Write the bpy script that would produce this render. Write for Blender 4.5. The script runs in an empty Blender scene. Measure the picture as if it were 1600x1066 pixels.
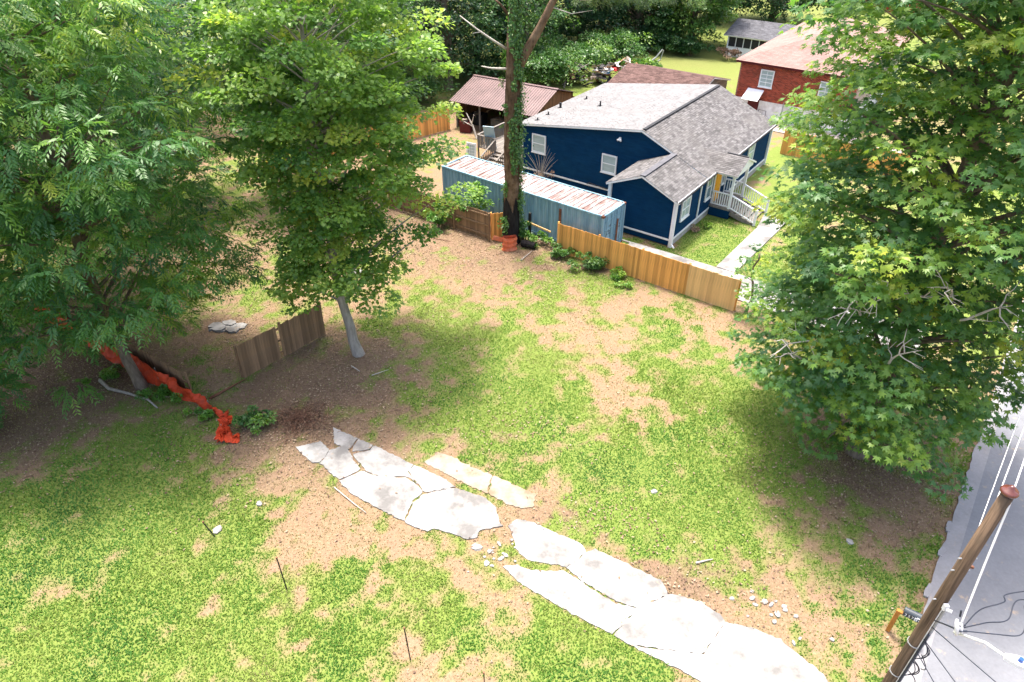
import bpy, math, random
import numpy as np
from mathutils import Vector, Matrix

scene = bpy.context.scene
rad = math.radians

# ------------------------------------------------------------------ camera
cam_data = bpy.data.cameras.new('camera')
cam = bpy.data.objects.new('camera', cam_data)
scene.collection.objects.link(cam)
cam_data.lens = 24.0
cam_data.sensor_width = 36.0
cam_data.clip_end = 2000
cam.location = (0, 0, 19.3)
cam.rotation_euler = (rad(90 - 36), 0, 0)
scene.camera = cam

# ------------------------------------------------------------------ sky, sun, exposure
SUN_AZ = math.atan2(-0.35, 0.94)        # from +Y towards +X
SUN_EL = rad(76)
world = bpy.data.worlds.new('World')
scene.world = world
world.use_nodes = True
wn = world.node_tree.nodes
wl = world.node_tree.links
sky = wn.new('ShaderNodeTexSky')
sky.sky_type = 'NISHITA'
sky.sun_disc = False
sky.sun_elevation = SUN_EL
sky.sun_rotation = SUN_AZ
sky.air_density = 1.0
sky.dust_density = 6.0
sky.ozone_density = 0.4
wl.new(sky.outputs[0], wn['Background'].inputs[0])
wn['Background'].inputs[1].default_value = 0.15
sun_d = bpy.data.lights.new('sun', 'SUN')
sun_d.energy = 2.1
sun_d.angle = rad(7.0)
sun_d.color = (1.0, 0.95, 0.87)
sun_o = bpy.data.objects.new('sun', sun_d)
scene.collection.objects.link(sun_o)
sdir = Vector((math.sin(SUN_AZ) * math.cos(SUN_EL), math.cos(SUN_AZ) * math.cos(SUN_EL), math.sin(SUN_EL)))
sun_o.rotation_euler = sdir.to_track_quat('Z', 'Y').to_euler()
scene.view_settings.view_transform = 'Standard'
scene.view_settings.look = 'None'
scene.view_settings.gamma = 1.0
scene.view_settings.use_curve_mapping = False
scene.view_settings.exposure = 1.8
scene.render.engine = 'CYCLES'
scene.cycles.max_bounces = 10
scene.cycles.diffuse_bounces = 7
scene.cycles.transmission_bounces = 6
scene.cycles.transparent_max_bounces = 4
scene.cycles.caustics_reflective = False
scene.cycles.caustics_refractive = False
scene.cycles.use_denoising = True

COL = scene.collection
R = random.Random(7)

# ------------------------------------------------------------------ materials
def new_mat(name):
    m = bpy.data.materials.new(name)
    m.use_nodes = True
    nt = m.node_tree
    b = nt.nodes['Principled BSDF']
    return m, nt, b

def node(nt, kind, **kw):
    n = nt.nodes.new(kind)
    for k, v in kw.items():
        setattr(n, k, v)
    return n

def ramp(nt, fac, stops):
    r = nt.nodes.new('ShaderNodeValToRGB')
    els = r.color_ramp.elements
    while len(els) < len(stops):
        els.new(0.5)
    for e, (p, c) in zip(els, stops):
        e.position = p
        e.color = (c[0], c[1], c[2], 1)
    nt.links.new(fac, r.inputs[0])
    return r.outputs[0]

def noise(nt, scale, detail=4, rough=0.55, vec=None, dist=0.0):
    n = nt.nodes.new('ShaderNodeTexNoise')
    n.inputs['Scale'].default_value = scale
    n.inputs['Detail'].default_value = detail
    n.inputs['Roughness'].default_value = rough
    n.inputs['Distortion'].default_value = dist
    if vec is not None:
        nt.links.new(vec, n.inputs['Vector'])
    return n.outputs[0]

def objvec(nt, scale=(1, 1, 1)):
    t = nt.nodes.new('ShaderNodeTexCoord')
    mp = nt.nodes.new('ShaderNodeMapping')
    mp.inputs['Scale'].default_value = scale
    nt.links.new(t.outputs['Object'], mp.inputs[0])
    return mp.outputs[0]

def mixc(nt, fac, a, b, mode='MIX'):
    m = nt.nodes.new('ShaderNodeMix')
    m.data_type = 'RGBA'
    m.blend_type = mode
    for sock, v in ((m.inputs[0], fac), (m.inputs[6], a), (m.inputs[7], b)):
        if isinstance(v, (int, float)):
            sock.default_value = v
        elif isinstance(v, tuple):
            sock.default_value = (v[0], v[1], v[2], 1)
        else:
            nt.links.new(v, sock)
    return m.outputs[2]

def attr(nt, name):
    a = nt.nodes.new('ShaderNodeAttribute')
    a.attribute_name = name
    return a.outputs['Fac']

def bump(nt, b, h, strength=0.3, dist=0.02):
    n = nt.nodes.new('ShaderNodeBump')
    n.inputs['Strength'].default_value = strength
    n.inputs['Distance'].default_value = dist
    nt.links.new(h, n.inputs['Height'])
    nt.links.new(n.outputs[0], b.inputs['Normal'])

def mat(name, c, rough=0.7, var=0.25, scale=3.0, stretch=(1, 1, 1), metal=0.0, spec=0.3, bmp=0.0, tint=0.0, dirt=None, dirt_amt=0.4, dirt_scale=1.2):
    """Base colour with grain along 'stretch', per-piece tint, and optional dirt blotches."""
    m, nt, b = new_mat(name)
    v = objvec(nt, stretch)
    n = noise(nt, scale, 5, 0.6, v)
    lo = tuple(max(0, x * (1 - var)) for x in c)
    hi = tuple(min(1, x * (1 + var)) for x in c)
    col = ramp(nt, n, [(0.3, lo), (0.7, hi)])
    if tint:
        a = attr(nt, 'tint')
        tcol = ramp(nt, a, [(0, (1 - tint,) * 3), (1, (1 + tint,) * 3)])
        col = mixc(nt, 1.0, col, tcol, 'MULTIPLY')
    if dirt:
        d = noise(nt, dirt_scale, 6, 0.65, objvec(nt))
        f = ramp(nt, d, [(0.45, (0, 0, 0)), (0.7, (dirt_amt,) * 3)])
        col = mixc(nt, f, col, dirt)
    nt.links.new(col, b.inputs['Base Color'])
    b.inputs['Roughness'].default_value = rough
    b.inputs['Metallic'].default_value = metal
    b.inputs['Specular IOR Level'].default_value = spec
    if bmp:
        bump(nt, b, n, bmp)
    return m

def leaf_mat(name, stops, transl=0.35, rough=0.42, spec=0.5):
    m, nt, b = new_mat(name)
    a = attr(nt, 'tint')
    col = ramp(nt, a, stops)
    nt.links.new(col, b.inputs['Base Color'])
    b.inputs['Roughness'].default_value = rough
    b.inputs['Specular IOR Level'].default_value = spec
    tr = nt.nodes.new('ShaderNodeBsdfTranslucent')
    tcol = mixc(nt, 1.0, col, (1.15, 1.2, 0.6), 'MULTIPLY')
    nt.links.new(tcol, tr.inputs[0])
    mx = nt.nodes.new('ShaderNodeMixShader')
    mx.inputs[0].default_value = transl
    nt.links.new(b.outputs[0], mx.inputs[1])
    nt.links.new(tr.outputs[0], mx.inputs[2])
    nt.links.new(mx.outputs[0], nt.nodes['Material Output'].inputs[0])
    return m

M = {}
M['blue'] = mat('navy_paint', (0.0018, 0.030, 0.082), 0.8, 0.2, 1.5, (1, 1, 6), spec=0.08, dirt=(0.010, 0.06, 0.12), dirt_amt=0.3)
M['white'] = mat('white_paint', (0.74, 0.75, 0.76), 0.5, 0.06, 3)
M['pad'] = mat('old_concrete', (0.42, 0.40, 0.37), 0.9, 0.22, 1.4, bmp=0.15, dirt=(0.26, 0.23, 0.19), dirt_amt=0.5)
M['glass'] = mat('window_glass', (0.10, 0.16, 0.19), 0.08, 0.3, 0.8, spec=0.8)
M['blind'] = mat('window_blind', (0.36, 0.44, 0.44), 0.25, 0.15, 2, (1, 1, 14), spec=0.6)
M['yellow'] = mat('yellow_door', (0.80, 0.36, 0.01), 0.45, 0.08, 3)
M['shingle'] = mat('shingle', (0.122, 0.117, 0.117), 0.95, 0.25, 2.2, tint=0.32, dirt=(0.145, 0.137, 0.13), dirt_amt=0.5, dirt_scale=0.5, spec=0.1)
M['shingle_flat'] = mat('shingle_sunlit', (0.183, 0.18, 0.181), 0.95, 0.14, 1.2, tint=0.12, spec=0.1, dirt=(0.165, 0.157, 0.153), dirt_amt=0.5, dirt_scale=0.45)  # paler shingle copy: sunlight on the rear slope put into its colour
M['brown_shingle'] = mat('brown_shingle', (0.115, 0.072, 0.064), 0.95, 0.25, 2, tint=0.3, spec=0.1)
M['pink_shingle'] = mat('pink_shingle', (0.27, 0.17, 0.15), 0.95, 0.15, 0.9, tint=0.12, spec=0.1, dirt=(0.22, 0.155, 0.14), dirt_amt=0.5, dirt_scale=0.5)
M['dark_shingle'] = mat('charcoal_shingle', (0.11, 0.11, 0.12), 0.95, 0.2, 2, tint=0.22, spec=0.1)
M['black'] = mat('black_metal', (0.02, 0.02, 0.022), 0.6, 0.3, 3)
M['grey_metal'] = mat('grey_metal', (0.35, 0.36, 0.37), 0.45, 0.15, 3, metal=0.4)
M['cedar'] = mat('new_cedar', (0.68, 0.33, 0.095), 0.8, 0.25, 2.5, (5, 5, 0.8), tint=0.30, bmp=0.1, spec=0.2)
M['pine_board'] = mat('pale_pine_board', (0.70, 0.43, 0.19), 0.8, 0.2, 2.5, (5, 5, 0.8), tint=0.18, bmp=0.1, spec=0.2)
M['old_board'] = mat('weathered_board', (0.235, 0.145, 0.082), 0.85, 0.3, 2.5, (6, 6, 0.7), tint=0.3, bmp=0.15, spec=0.2, dirt=(0.16, 0.14, 0.11), dirt_amt=0.5)
M['grey_board'] = mat('grey_timber', (0.19, 0.17, 0.15), 0.9, 0.3, 2.5, (5, 5, 0.8), tint=0.25, bmp=0.1, spec=0.2)
M['brown_board'] = mat('shed_board', (0.25, 0.13, 0.055), 0.85, 0.35, 2, (5, 5, 0.7), tint=0.3, spec=0.2)
M['brick'] = mat('red_brick', (0.33, 0.065, 0.035), 0.9, 0.25, 6, tint=0.42, spec=0.2)
M['mortar'] = mat('mortar', (0.42, 0.33, 0.29), 0.95, 0.15, 5)
M['orange'] = mat('orange_plastic', (0.45, 0.045, 0.012), 0.6, 0.3, 4, spec=0.3)
M['barrel'] = mat('faded_orange_plastic', (0.62, 0.14, 0.06), 0.6, 0.25, 6, dirt=(0.4, 0.25, 0.18), dirt_amt=0.5)
M['asphalt'] = None
M['pole_wood'] = mat('pole_timber', (0.135, 0.09, 0.058), 0.9, 0.6, 2.2, (9, 9, 0.4), bmp=0.6, spec=0.2, dirt=(0.10, 0.075, 0.05), dirt_amt=0.6, dirt_scale=2)
M['bark'] = mat('bark', (0.16, 0.125, 0.095), 0.9, 0.4, 3, (3, 3, 0.7), bmp=0.4, spec=0.15)
M['pale_bark'] = mat('pale_bark', (0.30, 0.27, 0.235), 0.9, 0.3, 3, (3, 3, 0.7), bmp=0.3, spec=0.15)
M['pine_bark'] = mat('pine_bark', (0.115, 0.072, 0.046), 0.95, 0.65, 3.2, (3, 3, 0.6), bmp=1.0, spec=0.05, dirt=(0.27, 0.19, 0.13), dirt_amt=0.8, dirt_scale=1.6)
M['charred'] = mat('charred_bark', (0.022, 0.02, 0.02), 0.95, 0.5, 3, (3, 3, 0.7), bmp=0.5, spec=0.1)
M['dead'] = mat('dead_wood', (0.46, 0.42, 0.37), 0.9, 0.25, 3)
M['twig'] = mat('brown_twig', (0.16, 0.085, 0.055), 0.95, 0.35, 3)
M['wire_white'] = mat('bare_aluminium_wire', (0.72, 0.72, 0.72), 0.4, 0.05, 3, metal=0.2)
M['wire_black'] = mat('black_cable', (0.025, 0.03, 0.045), 0.5, 0.2, 3)
M['porcelain'] = mat('brown_porcelain', (0.10, 0.03, 0.022), 0.15, 0.2, 3, spec=0.7)
M['blue_plastic'] = mat('blue_plastic', (0.02, 0.08, 0.30), 0.35, 0.2, 3)
M['post_orange'] = mat('orange_stained_post', (0.42, 0.17, 0.035), 0.75, 0.25, 3, (4, 4, 1))
M['mailbox'] = mat('mailbox_black', (0.045, 0.055, 0.065), 0.35, 0.15, 3, spec=0.6)
M['maroon'] = mat('maroon_paint', (0.10, 0.012, 0.015), 0.5, 0.2, 3)
M['rust'] = mat('rusty_steel', (0.17, 0.075, 0.045), 0.85, 0.4, 3)
M['litter_white'] = mat('white_litter', (0.7, 0.7, 0.7), 0.7, 0.1, 4)
M['junk'] = mat('junk_mixed', (0.2, 0.16, 0.13), 0.8, 0.5, 2, tint=0.5)
M['cloth_red'] = mat('red_junk', (0.35, 0.03, 0.03), 0.7, 0.3, 3)
M['cloth_blue'] = mat('blue_junk', (0.04, 0.22, 0.45), 0.6, 0.3, 3)
M['pale_door'] = mat('pale_blue_door', (0.36, 0.50, 0.58), 0.5, 0.15, 2)
M['leaf_palm'] = leaf_mat('sweetgum_leaf', [(0.0, (0.05, 0.145, 0.048)), (0.4, (0.105, 0.235, 0.055)), (0.7, (0.21, 0.345, 0.052)), (1.0, (0.39, 0.44, 0.06))], 0.5)
M['leaf_lance'] = leaf_mat('pecan_leaf', [(0.0, (0.042, 0.14, 0.048)), (0.4, (0.09, 0.23, 0.052)), (0.7, (0.18, 0.33, 0.052)), (1.0, (0.37, 0.45, 0.07))], 0.5)
M['leaf_round'] = leaf_mat('pear_leaf', [(0.0, (0.065, 0.165, 0.045)), (0.35, (0.145, 0.28, 0.065)), (0.7, (0.27, 0.42, 0.10)), (1.0, (0.46, 0.50, 0.11))], 0.55)
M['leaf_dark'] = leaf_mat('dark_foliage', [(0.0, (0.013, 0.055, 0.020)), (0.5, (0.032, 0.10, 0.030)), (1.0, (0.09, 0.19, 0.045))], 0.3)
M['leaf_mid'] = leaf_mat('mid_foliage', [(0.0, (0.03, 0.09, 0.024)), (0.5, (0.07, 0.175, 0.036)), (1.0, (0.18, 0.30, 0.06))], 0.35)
M['leaf_weed'] = leaf_mat('weed_leaf', [(0.0, (0.05, 0.14, 0.025)), (0.5, (0.10, 0.24, 0.03)), (1.0, (0.22, 0.36, 0.04))], 0.3)
M['needle'] = leaf_mat('pine_needle', [(0.0, (0.06, 0.12, 0.03)), (0.5, (0.11, 0.19, 0.04)), (1.0, (0.22, 0.26, 0.08))], 0.25)
M['grass'] = leaf_mat('grass_blade', [(0.0, (0.055, 0.165, 0.026)), (0.35, (0.105, 0.235, 0.030)), (0.7, (0.19, 0.275, 0.042)), (1.0, (0.31, 0.265, 0.135))], 0.45, 0.7)
M['leaf_dry'] = leaf_mat('dry_leaf', [(0.0, (0.10, 0.055, 0.035)), (0.5, (0.23, 0.15, 0.095)), (1.0, (0.36, 0.28, 0.195))], 0.12, 0.8)

# corrugated container paint: blue, chalky, streaked with rust
def container_mat(name, roof):
    m, nt, b = new_mat(name)
    if roof:
        n = noise(nt, 0.9, 7, 0.75, objvec(nt, (2.6, 0.45, 1)))
        n2 = noise(nt, 5.0, 5, 0.7, objvec(nt, (3.5, 0.6, 1)))
        col = ramp(nt, n, [(0.38, (0.13, 0.07, 0.055)), (0.47, (0.25, 0.19, 0.18)), (0.56, (0.36, 0.35, 0.355)), (0.8, (0.25, 0.285, 0.315))])
        f = ramp(nt, n2, [(0.52, (0, 0, 0)), (0.62, (0.85,) * 3)])
        col = mixc(nt, f, col, (0.22, 0.12, 0.10))
    else:
        n = noise(nt, 1.6, 6, 0.65, objvec(nt, (2.0, 2.0, 0.22)))
        n2 = noise(nt, 3.0, 6, 0.7, objvec(nt, (2.2, 2.2, 0.35)))
        col = ramp(nt, n, [(0.3, (0.11, 0.22, 0.30)), (0.5, (0.20, 0.36, 0.45)), (0.7, (0.33, 0.47, 0.54))])
        f = ramp(nt, n2, [(0.60, (0, 0, 0)), (0.72, (0.75,) * 3)])
        col = mixc(nt, f, col, (0.12, 0.09, 0.075))
    nt.links.new(col, b.inputs['Base Color'])
    b.inputs['Roughness'].default_value = 0.7
    b.inputs['Specular IOR Level'].default_value = 0.25
    return m
M['cont_side'] = container_mat('container_side_paint', False)
M['cont_roof'] = container_mat('container_roof_paint', True)
# red-brown sheet metal
M['tin'] = mat('red_tin', (0.125, 0.077, 0.074), 0.6, 0.25, 0.9, (1, 1, 1), metal=0.0, spec=0.4, dirt=(0.19, 0.13, 0.125), dirt_amt=0.6, dirt_scale=0.7)

def concrete_mat(name, base, stain, amt):
    m, nt, b = new_mat(name)
    n = noise(nt, 0.8, 7, 0.65, objvec(nt))
    n2 = noise(nt, 9.0, 4, 0.6, objvec(nt))
    n3 = noise(nt, 2.4, 6, 0.7, objvec(nt))
    f = ramp(nt, n, [(0.43, (0, 0, 0)), (0.62, (amt,) * 3)])
    col = mixc(nt, f, base, stain)
    col = mixc(nt, 0.5, col, ramp(nt, n2, [(0.3, (0.75, 0.74, 0.72)), (0.7, (1.0, 1.0, 1.0))]), 'MULTIPLY')
    f3 = ramp(nt, n3, [(0.60, (0, 0, 0)), (0.70, (0.6,) * 3)])
    col = mixc(nt, f3, col, (0.40, 0.30, 0.20))
    nt.links.new(col, b.inputs['Base Color'])
    b.inputs['Roughness'].default_value = 0.92
    b.inputs['Specular IOR Level'].default_value = 0.2
    bump(nt, b, n2, 0.25, 0.01)
    return m
M['concrete'] = concrete_mat('sunbleached_concrete', (0.335, 0.325, 0.312), (0.145, 0.14, 0.135), 0.9)
M['concrete_dirty'] = concrete_mat('dirt_covered_concrete', (0.34, 0.29, 0.235), (0.21, 0.155, 0.105), 0.95)
M['road'] = concrete_mat('road_surface', (0.20, 0.205, 0.222), (0.165, 0.17, 0.187), 0.7)
M['gutter'] = concrete_mat('gutter_concrete', (0.27, 0.265, 0.275), (0.21, 0.205, 0.21), 0.6)

# ------------------------------------------------------------------ mesh helpers
class MB:
    def __init__(self):
        self.v = []; self.f = []; self.t = []
    def face(self, pts, tint=0.5):
        i = len(self.v)
        self.v.extend(tuple(p) for p in pts)
        self.f.append(tuple(range(i, i + len(pts))))
        self.t.append(tint)
    def box(self, c, s, rot=None, tint=0.5):
        """centre, full size, optional 3x3 Matrix"""
        hx, hy, hz = s[0] / 2, s[1] / 2, s[2] / 2
        P = [Vector((sx * hx, sy * hy, sz * hz)) for sz in (-1, 1) for sx, sy in ((-1, -1), (1, -1), (1, 1), (-1, 1))]
        if rot is not None:
            P = [rot @ p for p in P]
        c = Vector(c)
        i = len(self.v)
        self.v.extend(tuple(p + c) for p in P)
        for q in ((0, 3, 2, 1), (4, 5, 6, 7), (0, 1, 5, 4), (1, 2, 6, 5), (2, 3, 7, 6), (3, 0, 4, 7)):
            self.f.append(tuple(i + k for k in q)); self.t.append(tint)
        return self
    def span(self, a, b, w, h, up=(0, 0, 1), tint=0.5):
        """bar from a to b with width w and height h"""
        a = Vector(a); b = Vector(b); d = (b - a)
        x = d.normalized(); up = Vector(up)
        y = up.cross(x)
        if y.length < 1e-4:
            y = Vector((0, 1, 0)).cross(x)
        y.normalize(); z = x.cross(y)
        return self.box((a + b) / 2, (d.length, w, h), Matrix((x, y, z)).transposed(), tint)
    def prism(self, poly, z0, z1, tint=0.5):
        """polygon (x,y) extruded between z0 and z1"""
        n = len(poly)
        i = len(self.v)
        self.v.extend((p[0], p[1], z0) for p in poly)
        self.v.extend((p[0], p[1], z1) for p in poly)
        area = sum(poly[k][0] * poly[(k + 1) % n][1] - poly[(k + 1) % n][0] * poly[k][1] for k in range(n))
        top = tuple(range(i + n, i + 2 * n)); bot = tuple(range(i + n - 1, i - 1, -1))
        if area < 0:
            top, bot = top[::-1], bot[::-1]
        self.f += [top, bot]; self.t += [tint, tint]
        for k in range(n):
            q = (i + k, i + (k + 1) % n, i + n + (k + 1) % n, i + n + k)
            self.f.append(q if area > 0 else q[::-1]); self.t.append(tint)
        return self
    def tube(self, pts, radii, n=7, cap=True, tint=0.5):
        pts = [Vector(p) for p in pts]
        if isinstance(radii, (int, float)):
            radii = [radii] * len(pts)
        i0 = len(self.v)
        prev = None
        for k, p in enumerate(pts):
            d = (pts[min(k + 1, len(pts) - 1)] - pts[max(k - 1, 0)])
            if d.length < 1e-6:
                d = Vector((0, 0, 1))
            d.normalize()
            if prev is None:
                u = d.orthogonal().normalized()
            else:
                u = (prev - d * prev.dot(d))
                u = u.normalized() if u.length > 1e-5 else d.orthogonal().normalized()
            prev = u
            w = d.cross(u)
            for j in range(n):
                a = 2 * math.pi * j / n
                self.v.append(tuple(p + (u * math.cos(a) + w * math.sin(a)) * radii[k]))
        for k in range(len(pts) - 1):
            for j in range(n):
                a = i0 + k * n + j; b = i0 + k * n + (j + 1) % n
                self.f.append((a, b, b + n, a + n)); self.t.append(tint)
        if cap:
            self.f.append(tuple(i0 + j for j in range(n))[::-1]); self.t.append(tint)
            e = i0 + (len(pts) - 1) * n
            self.f.append(tuple(e + j for j in range(n))); self.t.append(tint)
        return self
    def build(self, name, material, parent=None, smooth=False, kind=None):
        me = bpy.data.meshes.new(name)
        me.from_pydata(self.v, [], self.f)
        at = me.attributes.new('tint', 'FLOAT', 'FACE')
        at.data.foreach_set('value', np.array(self.t, dtype=np.float32))
        me.materials.append(material)
        if smooth:
            me.polygons.foreach_set('use_smooth', [True] * len(me.polygons))
        me.update()
        o = bpy.data.objects.new(name, me)
        COL.objects.link(o)
        if parent is not None:
            o.parent = parent
        if kind:
            o['kind'] = kind
        return o

def mesh_copy(src, parent, loc=None, rot=None, scale=None):
    o = src.copy()
    COL.objects.link(o)
    o.parent = parent
    if loc is not None: o.location = loc
    if rot is not None: o.rotation_euler = rot
    if scale is not None: o.scale = scale
    return o

def tag(o, label, cat, group=None, kind=None):
    o['label'] = label
    if cat: o['category'] = cat
    if group: o['group'] = group
    if kind: o['kind'] = kind
    return o

def thing(name, label, cat, loc=(0, 0, 0), rz=0.0, group=None):
    o = bpy.data.objects.new(name, None)
    o.empty_display_size = 0.3
    COL.objects.link(o)
    o.location = loc
    o.rotation_euler = (0, 0, rz)
    return tag(o, label, cat, group)

def struct(o):
    o['kind'] = 'structure'
    return o

def quads_object(name, V, tint, material, parent=None, kind=None):
    """V: (N,4,3) array of quads -> one mesh object"""
    N = len(V)
    me = bpy.data.meshes.new(name)
    me.vertices.add(N * 4)
    me.vertices.foreach_set('co', V.reshape(-1).astype(np.float32))
    me.loops.add(N * 4)
    me.loops.foreach_set('vertex_index', np.arange(N * 4, dtype=np.int32))
    me.polygons.add(N)
    me.polygons.foreach_set('loop_start', np.arange(0, N * 4, 4, dtype=np.int32))
    at = me.attributes.new('tint', 'FLOAT', 'FACE')
    at.data.foreach_set('value', np.clip(tint, 0, 1).astype(np.float32))
    me.materials.append(material)
    me.update(calc_edges=True)
    o = bpy.data.objects.new(name, me)
    COL.objects.link(o)
    if parent is not None:
        o.parent = parent
    if kind:
        o['kind'] = kind
    return o

# value noise on the plane
def vnoise(x, y, scale, seed):
    rs = np.random.RandomState(seed)
    T = rs.rand(256, 256)
    xs = x / scale + 1000.3; ys = y / scale + 1000.7
    xi = np.floor(xs).astype(int); yi = np.floor(ys).astype(int)
    fx = xs - xi; fy = ys - yi
    fx = fx * fx * (3 - 2 * fx); fy = fy * fy * (3 - 2 * fy)
    g = lambda a, b: T[a % 256, b % 256]
    return (g(xi, yi) * (1 - fx) + g(xi + 1, yi) * fx) * (1 - fy) + (g(xi, yi + 1) * (1 - fx) + g(xi + 1, yi + 1) * fx) * fy
def fbm(x, y, scale, seed, octv=4, gain=0.55):
    s = 0; a = 1; t = 0
    for k in range(octv):
        s = s + a * vnoise(x, y, scale / 2 ** k, seed + k); t += a; a *= gain
    return s / t

# the lot grid: house axes (A along the side wall to the street, B along the street)
ANG = rad(-36)
A = np.array([math.cos(ANG), math.sin(ANG)]); B = np.array([-A[1], A[0]])
HO = np.array([9.35, 36.1])
def W(x, y, z=0.0):
    q = HO + A * x + B * y
    return (float(q[0]), float(q[1]), z)
def loc_of(X, Y):
    dx = X - HO[0]; dy = Y - HO[1]
    return dx * A[0] + dy * A[1], dx * B[0] + dy * B[1]
# ------------------------------------------------------------------ measured ground data (metres)
SLABS= [[(-8.58, 19.4), (-7.68, 19.7), (-7.25, 19.3), (-7.28, 18.92), (-7.46, 18.59), (-7.73, 18.59)], [(-7.29, 20.51), (-6.24, 19.9), (-6.33, 19.5), (-6.48, 19.24), (-7.1, 19.65)], [(-6.17, 19.85), (-5.54, 19.52), (-5.64, 19.3), (-6.25, 19.16), (-6.27, 19.48)], [(-7.18, 19.21), (-6.65, 19.47), (-6.3, 18.97), (-6.11, 18.59), (-5.81, 18.22), (-6.04, 18.03), (-6.49, 17.69), (-6.93, 18.04), (-7.13, 18.32), (-7.39, 18.5)], [(-6.19, 19.04), (-5.56, 19.24), (-5.46, 19.49), (-4.69, 18.99), (-3.8, 18.45), (-3.99, 18.13), (-3.67, 17.62), (-3.5, 17.46), (-4.0, 17.86), (-4.53, 17.85), (-5.22, 17.97), (-5.49, 18.12), (-5.8, 18.5), (-6.1, 18.78)], [(-6.47, 17.6), (-6.0, 17.94), (-5.71, 18.13), (-5.2, 17.9), (-4.52, 17.78), (-4.02, 17.79), (-3.51, 17.39), (-3.29, 17.04), (-3.62, 16.67), (-3.75, 16.1), (-3.8, 15.75), (-4.68, 16.26), (-5.83, 16.96)], [(-3.61, 17.62), (-3.93, 18.13), (-3.73, 18.41), (-3.23, 18.13), (-2.39, 17.6), (-2.13, 17.34), (-3.19, 17.08), (-3.27, 17.15)], [(-3.21, 16.98), (-2.1, 17.27), (-1.04, 16.83), (-0.58, 16.34), (-0.48, 15.71), (-0.35, 15.52), (-1.11, 15.37), (-1.22, 15.03), (-1.55, 14.96), (-2.02, 15.22), (-2.78, 15.44), (-2.94, 15.29), (-3.73, 15.71), (-3.66, 16.02), (-3.55, 16.59)], [(-0.11, 15.49), (0.14, 15.83), (0.69, 15.72), (1.42, 15.26), (2.3, 14.82), (2.5, 14.46), (2.0, 13.97), (1.76, 13.89), (1.06, 14.04), (0.66, 14.11), (0.25, 14.39)], [(-0.28, 13.87), (0.19, 13.94), (0.47, 13.78), (0.93, 13.69), (1.71, 13.69), (2.18, 13.35), (2.64, 12.95), (3.25, 12.52), (3.91, 12.35), (3.04, 11.48), (2.08, 12.04), (1.02, 12.75), (0.12, 13.38)], [(2.53, 14.43), (2.81, 14.55), (3.2, 14.32), (4.12, 13.77), (4.81, 13.37), (4.97, 12.85), (3.94, 12.37), (3.3, 12.6), (2.69, 13.04), (2.21, 13.43), (1.79, 13.82), (2.03, 13.96)], [(5.0, 12.83), (5.26, 12.78), (5.99, 12.53), (6.44, 12.12), (6.52, 11.89), (5.61, 10.87), (3.58, 11.14), (3.07, 11.45), (3.96, 12.33)], [(6.55, 11.87), (7.39, 11.64), (8.04, 11.31), (8.63, 10.6), (8.99, 10.18), (8.97, 9.34), (6.23, 9.29), (5.21, 10.18), (3.6, 11.11), (5.64, 10.84)]]
SLAB2= [[(-3.41, 18.59), (-2.88, 19.11), (-2.56, 19.02), (-1.57, 18.36), (-0.74, 17.91), (-0.92, 17.02), (-1.92, 17.6), (-2.84, 18.22)], [(-0.7, 17.88), (0.12, 17.43), (0.89, 16.92), (0.75, 16.34), (0.12, 16.37), (-0.88, 16.98)]]
ROCKS= [(-1.2, 14.65), (-0.76, 14.47), (-0.44, 14.78), (-0.85, 14.01), (-0.21, 14.32), (-1.28, 15.1), (7.97, 12.59), (8.14, 12.48), (8.23, 12.15), (7.64, 12.48), (8.66, 11.35), (8.42, 11.2), (9.6, 11.31), (7.6, 12.7), (-10.25, 15.38), (-9.16, 16.55), (5.24, 17.12), (6.99, 11.25), (8.06, 11.89), (13.06, 20.77), (14.97, 19.73), (11.56, 14.86), (5.18, 17.06), (-8.58, 33.13)]
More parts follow.
